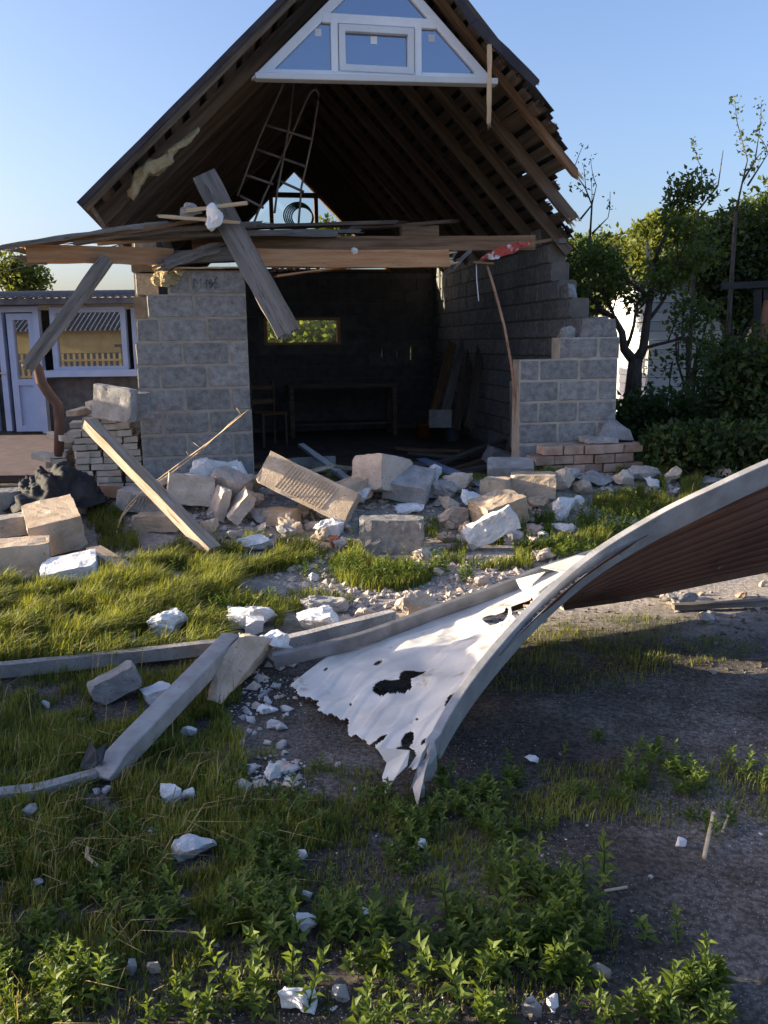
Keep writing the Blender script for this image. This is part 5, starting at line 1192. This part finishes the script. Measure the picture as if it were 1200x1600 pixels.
for i, (a, b, w, lb) in enumerate((((690, 722, .14), (800, 684, .26), .10, "upper grey board in the heap inside the right pier"), ((705, 734, .12), (806, 700, .22), .08, "middle brown board in the heap inside the right pier"), ((690, 742, .10), (790, 724, .14), .07, "lower board of the heap inside the right pier"), ((640, 708, .12), (735, 716, .10), .10, "flat weathered board on the threshold left of the heap by the right pier"), ((620, 700, .14), (720, 704, .12), .10, "dark flat board just behind the flat weathered one"))):
    gbd(a, b, w, .03, 'brownwood' if i in (1, 4) else 'oldwood', lb, 80 + i, spl=(.03, .03), n=6, warp=.01)
gbd((385, 748, .14), (470, 762, .12), .09, .02, 'palewood', "pale thin board beneath the white plastic trim", 86)
gbd((395, 728, .22), (448, 722, .24), .16, .03, 'brownwood', "short brown board end at the right foot of the left pier", 87)
gbd((395, 762, .1), (520, 740, .14), .06, .02, 'oldwood', "grey lath lying behind the long ribbed block", 88)
gbd((1052, 948, .03), (1215, 940, .05), .05, .03, 'oldwood', "sunlit lath lying on the ground beneath the raised gate", 89)
gbd((1170, 870, .28), (1215, 905, .02), .04, .03, 'oldwood', "thin stick propped under the raised gate at the right edge", 90)
gbd((980, 922, .03), (1060, 928, .03), .06, .03, 'oldwood', "short dark lath under the left part of the raised gate", 91)
for i, (a, b, w, mt) in enumerate((((560, 742, .30), (640, 722, .30), .06, 'oldwood'), ((420, 752, .28), (520, 728, .30), .05, 'palewood'), ((640, 776, .22), (720, 742, .28), .05, 'oldwood'), ((250, 752, .30), (330, 738, .34), .07, 'brownwood'), ((700, 762, .24), (830, 744, .26), .05, 'brownwood'), ((520, 728, .28), (610, 738, .26), .09, 'plank'))):
    gbd(a, b, w, .022, mt, "splintered lath lying loosely over the rubble at the garage threshold", 110 + i, cat="lath", name="broken_lath", spl=(.03, .04), group="broken laths over the rubble heap")
# white window casement lying in the rubble
wo = empty("window_casement", atz(330, 745, .30), "white window casement lying tilted in the rubble before the left pier", "window frame")
A0 = [atz(x, y, z) - wo.location for x, y, z in ((275, 748, .34), (372, 722, .46), (392, 760, .24), (305, 782, .16))]
mb = MB()
for i in range(4): mb.bar(A0[i], A0[(i + 1) % 4], .055, .04)
mb.bar(A0[0].lerp(A0[1], .80), A0[3].lerp(A0[2], .80), .04, .04); build(mb, "frame", 'pvc', wo)
mb = MB(); mb.add([p + Vector((0, 0, -.01)) for p in A0], [(0, 1, 2, 3)]); build(mb, "pane", 'houseglass', wo)
# brown red brick piece
rock(516, 834, 540, 860, 'redbrick', "small broken red brick left of the whole grey block", 95, cat="brick", boxy=.9, name="red_brick")
# dry stems arching in the rubble: left twig, right reddish stems
def stems(label, lst, seed, mat='twig', r0=.006, leafs=None):
    b_ = atz(*lst[0][0]); b_ = Vector((b_.x, b_.y, 0)); t = empty("dry_branch", b_, label, "dry branch"); mb = MB(); rnd = random.Random(seed)
    for pts in lst:
        P_ = cr([atz(*p) - b_ for p in pts], 16); mb.tube(P_, [r0 * (1 - .7 * i / 16) for i in range(17)], 5)
        for k in range(7): q = P_[rnd.randint(3, 15)]; mb.tube([q, q + Vector((rnd.uniform(-.06, .06), rnd.uniform(-.04, .04), rnd.uniform(0, .06)))], [.003, .001], 4)
    build(mb, "stem", mat, t, smooth=True)
    if leafs: c, n_, s_ = leafs; leaves("leaf_cluster", [tuple(atz(*q) - b_) for q in c], [s_] * len(c), n_, .05, 'weed', t, kind='stuff')
stems("thin dry twig arching from the grass up across the foot of the left pier", [[(178, 845, .06), (200, 790, .28), (262, 738, .52), (330, 688, .80), (388, 640, 1.05)], [(185, 815, .16), (225, 770, .35), (300, 715, .62), (375, 648, 1.0)]], 1, 'palewood', .007)
stems("reddish bare stems arching over the rubble right of the brick step, with a green sprout", [[(950, 700, .28), (1010, 704, .36), (1070, 735, .30), (1092, 765, .10)], [(955, 702, .3), (1050, 708, .40), (1150, 712, .30)], [(1060, 712, .38), (1112, 698, .46)], [(1050, 708, .4), (1100, 740, .2)], [(985, 742, .15), (1080, 760, .12), (1140, 745, .2)], [(930, 740, .1), (975, 765, .05)]], 2, 'twig', .008,
      ([(985, 715, .25), (1000, 702, .30), (1020, 700, .30), (1000, 722, .2), (985, 730, .15), (1030, 705, .3), (1012, 735, .12)], 500, .09))
# ---------------- small pieces ----------------
def scatter_px(x0, y0, x1, y1):
    x, y = float(RNG.uniform(x0, x1)), float(RNG.uniform(y0, y1)); return G(x, y) if y < 840 else atz(x, y, 0)
bm_s = {}
small_regions = [((375, 1060, 470, 1240), 70, .036, 'white'), ((440, 880, 640, 945), 26, .028, 'rubble'), ((640, 870, 840, 930), 18, .028, 'rubble'), ((400, 1180, 560, 1300), 10, .018, 'white'), ((120, 1100, 420, 1340), 22, .028, 'white'), ((0, 1370, 600, 1590), 26, .013, 'white'), ((600, 1280, 1190, 1590), 24, .010, 'white'), ((640, 760, 1000, 880), 30, .035, 'rubble'), ((250, 735, 720, 790), 50, .07, 'rubble'), ((400, 722, 820, 790), 36, .06, 'grey'), ((860, 715, 1180, 765), 26, .06, 'grey'), ((860, 730, 1160, 765), 16, .05, 'rubble'), ((640, 880, 900, 910), 10, .03, 'rubble'), ((400, 720, 700, 790), 22, .045, 'rubble'), ((860, 740, 1160, 770), 18, .04, 'grey'), ((980, 920, 1200, 965), 24, .03, 'rubble'), ((1050, 960, 1200, 1060), 12, .03, 'grey'), ((0, 770, 260, 850), 16, .04, 'grey'), ((660, 1040, 1100, 1230), 12, .010, 'grey')]
grp = {'white': ("small white stone crumb scattered on the soil and weeds", "small white stones scattered over the yard"), 'rubble': ("small pale rubble piece among the larger chunks", "small pale rubble pieces between the chunks"), 'grey': ("small grey rubble piece lying among the debris", "small grey rubble pieces on the ground")}
for mt in grp:
    for k in range(5): r = random.Random(k + 900); bm_s[(mt, k)] = hullmesh("stone_crumb", rockpts(1, .8, .6, r, 11, .4), mt, .04, 1, k)
for (bx, n_, sz, mt) in small_regions:
    for _ in range(int(n_ * .66)):
        p = scatter_px(*bx); o = link("stone_crumb", bm_s[(mt, int(RNG.integers(5)))], None, grp[mt][0], "stone", grp[mt][1]); s_ = sz * float(RNG.uniform(.6, 1.9))
        o.scale = (s_, s_, s_); o.rotation_euler = (float(RNG.uniform(-.4, .4)), float(RNG.uniform(-.4, .4)), float(RNG.uniform(0, 6))); o.location = (p.x, p.y, gh(p.x, p.y) + s_ * .18)
def gravel(name, n, regs, s0, s1, mat, label):
    base = np.array([[1, 0, 0], [-1, 0, 0], [0, 1, 0], [0, -1, 0], [0, 0, .7], [0, 0, -.7]], np.float32); F = [(0, 2, 4), (2, 1, 4), (1, 3, 4), (3, 0, 4), (2, 0, 5), (1, 2, 5), (3, 1, 5), (0, 3, 5)]
    vs = []; fs = []
    for (bx, fr) in regs:
        for _ in range(int(n * fr)):
            p = scatter_px(*bx)
            if bx[1] > 1000 and noise.noise((p.x * 2.1, p.y * 2.1, 5)) < RNG.uniform(-.15, .35): continue
            s_ = s0 + (s1 - s0) * RNG.random() ** 3; a = RNG.uniform(0, 6); k = len(vs); j = base * (1 + RNG.uniform(-.35, .35, base.shape)) * s_; z = gh(p.x, p.y)
            for q in j: vs.append((p.x + q[0] * cos(a) - q[1] * sin(a), p.y + q[0] * sin(a) + q[1] * cos(a), z + q[2] + s_ * .2))
            fs += [(k + a_, k + b_, k + c_) for a_, b_, c_ in F]
    mb = MB(); mb.add(vs, fs); build(mb, name, mat, label=label, cat="gravel", kind='stuff')
gravel("gravel", 20000, [((-100, 1250, 1300, 1640), .35), ((560, 1020, 1300, 1300), .2), ((340, 1040, 520, 1260), .12), ((380, 860, 900, 960), .15), ((300, 740, 1200, 800), .18)], .0009, .0042, 'rubble', "fine pale gravel and crumbs strewn over the bare soil")
gravel("white_crumbs", 2600, [((340, 1060, 480, 1240), .3), ((440, 880, 840, 960), .3), ((500, 1300, 1250, 1620), .15)], .002, .008, 'white', "white stone crumbs strewn by the slab and over the soil")

gravel("rubble_grit", 4200, [((200, 735, 860, 830), .5), ((860, 715, 1190, 770), .18), ((420, 870, 900, 950), .3), ((380, 1040, 470, 1230), .04)], .008, .036, 'rubble', "broken grit and crumbs filling the gaps in the rubble heap")
gravel("soil_clods", 5000, [((-100, 1040, 1300, 1640), .8), ((700, 930, 1300, 1050), .2)], .003, .014, 'clod', "small brown clods on the bare soil")
for i, (x, y, w_, dz) in enumerate(((250, 782, .26, .02), (275, 800, .22, 0), (330, 772, .30, .10), (402, 770, .26, .08), (392, 800, .24, .0), (410, 822, .22, 0), (452, 838, .18, 0), (520, 812, .26, 0), (560, 790, .22, .04), (578, 838, .14, 0), (655, 768, .26, .06), (690, 784, .24, .04), (700, 806, .20, 0), (716, 770, .26, .08), (738, 800, .22, 0), (845, 800, .20, 0), (868, 770, .26, .02), (890, 758, .22, .04), (910, 775, .18, 0), (975, 762, .20, 0), (1020, 768, .16, 0), (700, 850, .16, 0), (835, 838, .16, 0), (530, 862, .13, 0), (225, 800, .22, .02), (445, 768, .22, .10), (620, 772, .2, .1), (500, 850, .14, 0))):
    r = random.Random(i + 700); me = hullmesh("broken_piece", rockpts(w_ * 1.15, w_ * r.uniform(.6, .9), w_ * r.uniform(.5, .85), r, 15, .85), ('tanblock', 'rubble', 'white', 'tanblock', 'rubble', 'grey')[i % 6], .018, 3, i + 50)
    o = link("broken_piece", me, None, "broken wall piece lying in the heap before the garage" if x < 880 else "broken wall piece in the rubble right of the brick step", "rubble piece", "broken wall pieces heaped before the garage" if x < 880 else "broken wall pieces right of the brick step")
    place(o, me, x, y, w_ * .6, Matrix.Rotation(r.uniform(-.7, .5), 3, 'Z') @ Matrix.Rotation(r.uniform(-.5, .5), 3, 'X') @ Matrix.Rotation(r.uniform(-.5, .5), 3, 'Y'), w_ * .05, dz)
hp = [(float(RNG.uniform(190, 870)), float(RNG.uniform(745, 800)), float(RNG.uniform(.15, .30))) for _ in range(34)] + [(float(RNG.uniform(180, 850)), float(RNG.uniform(788, 850)), float(RNG.uniform(.09, .20))) for _ in range(60)] + [(float(RNG.uniform(900, 1170)), float(RNG.uniform(722, 765)), float(RNG.uniform(.12, .26))) for _ in range(14)]
for i, (x, y, s_) in enumerate(hp):
    if y > 800 and (545 < x < 680 or x < 250): continue
    r = random.Random(i + 300); w_ = s_; me = hullmesh("broken_piece", rockpts(w_, w_ * r.uniform(.5, .9), w_ * r.uniform(.35, .7), r, 13, .75), ('rubble', 'tanblock', 'grey', 'rubble', 'cinder')[i % 5], .012, 3, i)
    o = link("broken_piece", me, None, "broken wall piece lying in the heap before the garage" if x < 880 else "broken wall piece in the rubble right of the brick step", "rubble piece", "broken wall pieces heaped before the garage" if x < 880 else "broken wall pieces right of the brick step")
    place(o, me, x, y, w_ * .7, Matrix.Rotation(r.uniform(0, 6), 3, 'Z') @ Matrix.Rotation(r.uniform(-.5, .5), 3, 'X'), w_ * .08)
for (x, y, r_) in ((400, 1110, .13), (425, 1150, .14), (430, 1200, .12), (405, 1070, .1)): q = atz(x, y, 0); EXC.append((q.x, q.y, r_))
# ---------------- grass and weeds ----------------
def clear(X, Y):
    ok = np.ones(len(X), bool)
    for (ex, ey, er) in EXC:
        d = math.hypot(ex, ey); ux, uy = ex / d, ey / d; a = (X - ex) * ux + (Y - ey) * uy; b_ = np.abs(-(X - ex) * uy + (Y - ey) * ux)
        ok &= ~((b_ < er * .8) & (a < er * .6) & (a > -er * .8 - (.04 if d < 3.2 else .08 + .015 * d)))
    return ok
def blades(name, centers, n, h, lean_dir, mat, wd=.004, label=None, lean=.5, cat="grass", hvar=.5):
    """centers: (x, y, rx, ry, weight, height factor)"""
    c = np.array(centers, float); w = c[:, 4] * c[:, 2] * c[:, 3]; idx = RNG.choice(len(c), n, p=w / w.sum())
    th = RNG.uniform(0, 2 * pi, n); q = RNG.random(n) ** .55
    X = c[idx, 0] + np.cos(th) * q * c[idx, 2]; Y = c[idx, 1] + np.sin(th) * q * c[idx, 3]
    # clumping
    nzv = np.array([noise.noise((x * 4.5, y * 4.5, 1.7)) + .5 * noise.noise((x * 13, y * 13, 4)) for x, y in zip(X, Y)])
    keep = (nzv > -.22 - .25 * RNG.random(n)) & clear(X, Y); X, Y, idx, nzv = X[keep], Y[keep], idx[keep], nzv[keep]; k = len(X)
    Z = np.array([gh(x, y) for x, y in zip(X, Y)]); H_ = h * c[idx, 5] * (1 - hvar / 2 + hvar * RNG.random(k)) * (1 + .55 * nzv)
    a = RNG.uniform(0, 2 * pi, k); ld = np.array(lean_dir); dx = np.cos(a) * .5 + ld[0]; dy = np.sin(a) * .5 + ld[1]
    ln = lean * RNG.uniform(.3, 1.3, k)
    sx, sy = -np.sin(a) * wd, np.cos(a) * wd
    P0 = np.stack([X, Y, Z - .005], 1); D1 = np.stack([dx * ln * H_ * .3, dy * ln * H_ * .3, H_ * .55], 1); D2 = np.stack([dx * ln * H_ * .95, dy * ln * H_ * .95, H_ * (1 - .25 * ln)], 1); Sd = np.stack([sx, sy, 0 * sx], 1)
    v = np.empty((k, 5, 3), np.float32); v[:, 0] = P0 - Sd; v[:, 1] = P0 + Sd; v[:, 2] = P0 + D1 - Sd * .8; v[:, 3] = P0 + D1 + Sd * .8; v[:, 4] = P0 + D2
    f = np.array([[0, 1, 3], [0, 3, 2], [2, 3, 4]]); L_ = (f[None] + (np.arange(k) * 5)[:, None, None]).reshape(-1)
    me = bpy.data.meshes.new(name); me.vertices.add(k * 5); me.vertices.foreach_set("co", v.ravel()); me.loops.add(len(L_)); me.loops.foreach_set("vertex_index", L_.astype(np.int32)); me.polygons.add(k * 3); me.polygons.foreach_set("loop_start", np.arange(0, k * 9, 3, dtype=np.int32)); me.update()
    at = me.attributes.new("var", 'FLOAT', 'POINT'); at.data.foreach_set("value", np.repeat(np.clip(.35 + .5 * nzv + RNG.uniform(-.3, .45, k), 0, 1), 5).astype(np.float32))
    me.materials.append(M[mat]); return link(name, me, None, label, cat, None, 'stuff')
def PC(px, py, rx, ry, w=1, hf=1): p = atz(px, py, 0); return (p.x, p.y, rx, ry, w, hf)
left_mat = [PC(60, 960, .9, .55, 1, 1), PC(230, 925, .55, .55, 1.2, 1.1), PC(330, 880, .5, .5, 1, .9), PC(420, 870, .35, .45, .8, 1.0), PC(100, 1010, .8, .35, 1, 1), PC(300, 975, .5, .4, .7, .8), PC(-60, 930, .6, .8, 1, 1), PC(170, 850, .5, .4, .6, .7), PC(0, 880, .5, .4, .5, .7)]
blades("matted_grass", left_mat, 60000, .135, (.6, -.3), 'grass', .0030, "long matted green grass in the sunlit left half of the yard", .9)
right_mat = [PC(950, 790, .8, .6, 1, 1), PC(1050, 800, .8, .6, 1, 1), PC(850, 840, .5, .5, .9, .9), PC(600, 890, .35, .5, .9, .9), PC(780, 870, .4, .35, .7, .8), PC(470, 830, .25, .5, 1, 1), PC(690, 830, .4, .3, .6, .8), PC(740, 790, .6, .35, .45, .7), PC(1150, 760, .8, .6, .8, .8), PC(560, 870, .3, .3, .6, .8), PC(450, 940, .4, .2, .5, .6)]
blades("lit_grass", right_mat, 64000, .105, (.2, -.1), 'grass', .0030, "short sunlit grass and herbs between the rubble at the right", .6)
dark_mat = [PC(100, 1120, .9, .45, 1, 1.1), PC(250, 1160, .5, .4, .9, 1), PC(60, 1260, .6, .5, 1, 1.2), PC(200, 1350, .6, .4, .8, 1), PC(60, 1450, .5, .4, .8, .9), PC(330, 1290, .45, .3, .7, .8), PC(500, 1260, .4, .25, .6, .7), PC(700, 1290, .35, .2, .7, .8), PC(1050, 1240, .5, .22, .35, .7), PC(880, 1240, .25, .2, .4, .7), PC(850, 1040, .6, .35, .25, .6), PC(550, 1420, .5, .4, .5, .6), PC(780, 1450, .3, .3, .5, .6), PC(330, 1080, .3, .3, .8, 1), PC(1000, 1000, .6, .4, .3, .6)]
blades("shaded_grass", dark_mat, 70000, .055, (.15, -.1), 'grass', .0018, "dark shaded grass across the foreground", .7)
far = [(x, y, 1.6, 1.2, 1, 1) for x, y in ((4.8, 8.6), (5.8, 7.4), (6, 9), (3.5, 10.5), (-4.8, 6.4))]
blades("far_grass", far, 16000, .13, (0, 0), 'grass', .007, "rough grass under the bushes at the right and by the left edge", .7)
blades("dry_straw", left_mat + dark_mat[:2] + right_mat, 600, .20, (.3, -.1), 'dry', .0016, "scattered dry straw stalks standing among the green grass", 1.1, "straw")
# trailing seed-head grass near left, long thin stalks
# broad-leaved weeds: nursery of plant meshes
def weedmesh(seed, nl, hgt, ls, mat='weed'):
    r = np.random.default_rng(seed); k = nl; t = np.linspace(.12, 1, k); a = np.arange(k) * 2.4 + r.uniform(-.4, .4, k)
    bend = r.uniform(-.25, .25, 2); P = np.stack([bend[0] * t * t * hgt, bend[1] * t * t * hgt, t * hgt], 1)
    el = .25 + .75 * t + r.uniform(-.2, .2, k); T = np.stack([np.cos(a) * np.cos(el), np.sin(a) * np.cos(el), np.sin(el)], 1); N = np.stack([-np.sin(a), np.cos(a), 0 * a], 1)
    Ln = ls * (1.15 - .55 * t) * r.uniform(.75, 1.2, k); return P, T, N, Ln, hgt, bend
def weeds(name, centers, n, hgt, ls, label, single=False, wmul=.40):
    c = np.array(centers, float); w = c[:, 4] * c[:, 2] * c[:, 3]; idx = RNG.choice(len(c), n, p=w / w.sum()); Ps = []; Ts = []; Ns = []; Ls = []; Vs = []; Ws = []
    for i in idx:
        th = RNG.uniform(0, 2 * pi); q = RNG.random() ** .55; x = c[i, 0] + cos(th) * q * c[i, 2]; y = c[i, 1] + sin(th) * q * c[i, 3]
        nz_ = noise.noise((x * 4.6, y * 4.6, 9)) * 1.1
        if nz_ < .0 or not clear(np.array([x]), np.array([y]))[0]: continue
        h_ = hgt * c[i, 5] * RNG.uniform(.5, 1.25) * (1 + .5 * nz_); P, T, N, Ln, _, _ = weedmesh(int(RNG.integers(1e6)), int(RNG.integers(9, 17)), h_, ls * RNG.uniform(.75, 1.2))
        Ps.append(P + np.array([x, y, gh(x, y)])); Ts.append(T); Ns.append(N); Ls.append(Ln); Ws.append(np.full(len(Ln), wmul * RNG.uniform(.6, 1.5))); Vs.append(np.clip(RNG.uniform(.2, .8) + RNG.uniform(-.15, .25, len(Ln)), 0, 1))
    P = np.concatenate(Ps); T = unit(np.concatenate(Ts)); N = unit(np.concatenate(Ns)); L_ = np.concatenate(Ls)
    return quads(name, P, T, N, L_, L_ * np.concatenate(Ws), np.concatenate(Vs), 'weed', fold=.35, label=label, cat="weeds", kind='stuff')
weeds("weed_cover", [PC(150, 1400, .6, .35, 1, 1), PC(380, 1350, .4, .3, 1, .9), PC(560, 1300, .45, .25, 1, .9), PC(700, 1280, .35, .25, 1.2, 1), PC(800, 1230, .25, .2, .7, .8), PC(1050, 1230, .5, .2, 1.3, 1), PC(1150, 1290, .2, .15, 1, 1), PC(60, 1520, .4, .3, .8, .9), PC(450, 1200, .3, .2, .4, .6), PC(80, 1300, .4, .3, .4, .8), PC(960, 1200, .2, .2, .7, .8)], 950, .06, .034, "low broad leaved weeds in the shaded foreground")
weeds("weed_cover", [PC(300, 1500, .3, .14, 1, 1), PC(420, 1480, .2, .16, 1.3, 1.1), PC(480, 1440, .25, .12, 1, 1), PC(820, 1440, .22, .18, 1.6, 1.2), PC(760, 1520, .25, .15, 1, 1), PC(900, 1570, .3, .1, 1, 1), PC(650, 1590, .25, .1, .8, 1), PC(1000, 1580, .25, .1, .8, .9), PC(30, 1530, .15, .2, .8, 1), PC(1080, 1530, .1, .08, .6, .8), PC(580, 1480, .1, .15, .8, 1), PC(350, 1560, .15, .1, .7, .9)], 620, .075, .040, "bright sunlit broad leaved weeds along the bottom of the view")
weeds("herb_cover", [PC(900, 830, .6, .4, 1, 1), PC(1000, 800, .6, .4, 1, 1), PC(780, 860, .4, .3, .7, .9), PC(600, 900, .3, .3, .7, .9), PC(700, 840, .4, .3, .5, .8), PC(850, 870, .4, .2, 1, .9), PC(480, 800, .3, .3, .5, .9), PC(300, 950, .5, .3, .3, .8), PC(1080, 790, .7, .4, 1, 1), PC(560, 850, .3, .3, .9, 1.1), PC(660, 900, .35, .25, 1, 1), PC(520, 900, .3, .3, .8, 1), PC(820, 820, .4, .3, 1, 1), PC(420, 830, .3, .3, 1, 1.1)], 2400, .12, .038, "leafy herbs growing between the rubble in the sunlit yard")
weeds("herb_cover", left_mat, 420, .10, .04, "leafy herbs mixed into the long matted grass at the left")
blades("flattened_straw", [PC(200, 900, .6, .4, 1, 1), PC(60, 980, .7, .4, 1, 1), PC(330, 900, .4, .4, 1, 1), PC(950, 800, .8, .5, .6, .8)] + dark_mat[2:5], 1500, .13, (.6, -.3), 'dry', .0016, "flattened yellow straw tangled in the grass", 1.25, "straw")
# individual taller weeds one can pick out in the foreground
protos = []
for k in range(5):
    P, T, N, Ln, h_, bend = weedmesh(50 + k, 15, .13, .052); protos.append((P, T, N, Ln, h_, bend))
wm = []
for k, (P, T, N, Ln, h_, bend) in enumerate(protos):
    o = quads("leaf_cluster", P, unit(T), unit(N), Ln, Ln * .44, np.clip(RNG.uniform(.5, 1, len(Ln)), 0, 1), 'weed', fold=.35); lm = o.data; bpy.data.objects.remove(o)
    mb = MB(); mb.tube([(bend[0] * t * t * h_, bend[1] * t * t * h_, t * h_) for t in (0, .3, .6, 1)], [.003, .0026, .002, .001], 5); wm.append((lm, mb.mesh("stem", [M['weed']])))
spots = [(25, 1590), (20, 1545), (150, 1575), (130, 1560), (275, 1560), (300, 1510), (260, 1490), (345, 1590), (355, 1545), (420, 1500), (440, 1480), (410, 1455), (470, 1490), (500, 1500), (455, 1545), (370, 1570), (510, 1400), (550, 1520), (575, 1500), (610, 1560), (600, 1530), (660, 1490), (680, 1540), (630, 1600), (720, 1590), (740, 1580), (765, 1470), (790, 1500), (800, 1430), (830, 1460), (850, 1420), (870, 1470), (820, 1500), (780, 1540), (860, 1540), (900, 1590), (930, 1580), (960, 1600), (1000, 1590), (1040, 1600), (1100, 1545), (1090, 1590), (890, 1500), (815, 1400), (750, 1450), (700, 1450), (905, 1400), (940, 1380), (570, 1590), (480, 1580), (230, 1600), (100, 1600), (290, 1440), (190, 1450), (1060, 1480), (1010, 1470)]
rr = random.Random(44)
for i, (x, y) in enumerate(spots):
    p = atz(x, y, 0); lm, sm_ = wm[i % 5]; t = empty("weed_plant", (p.x, p.y, gh(p.x, p.y)), "leafy green weed rising from the low cover in the foreground", "weed", "taller weeds in the foreground", rr.uniform(0, 6)); t.rotation_euler.x = rr.uniform(-.35, .35); t.rotation_euler.y = rr.uniform(-.35, .35); s_ = rr.uniform(.55, 1.15); t.scale = (s_, s_, s_)
    link("leaf_cluster", lm, t, kind="stuff"); link("stem", sm_, t)
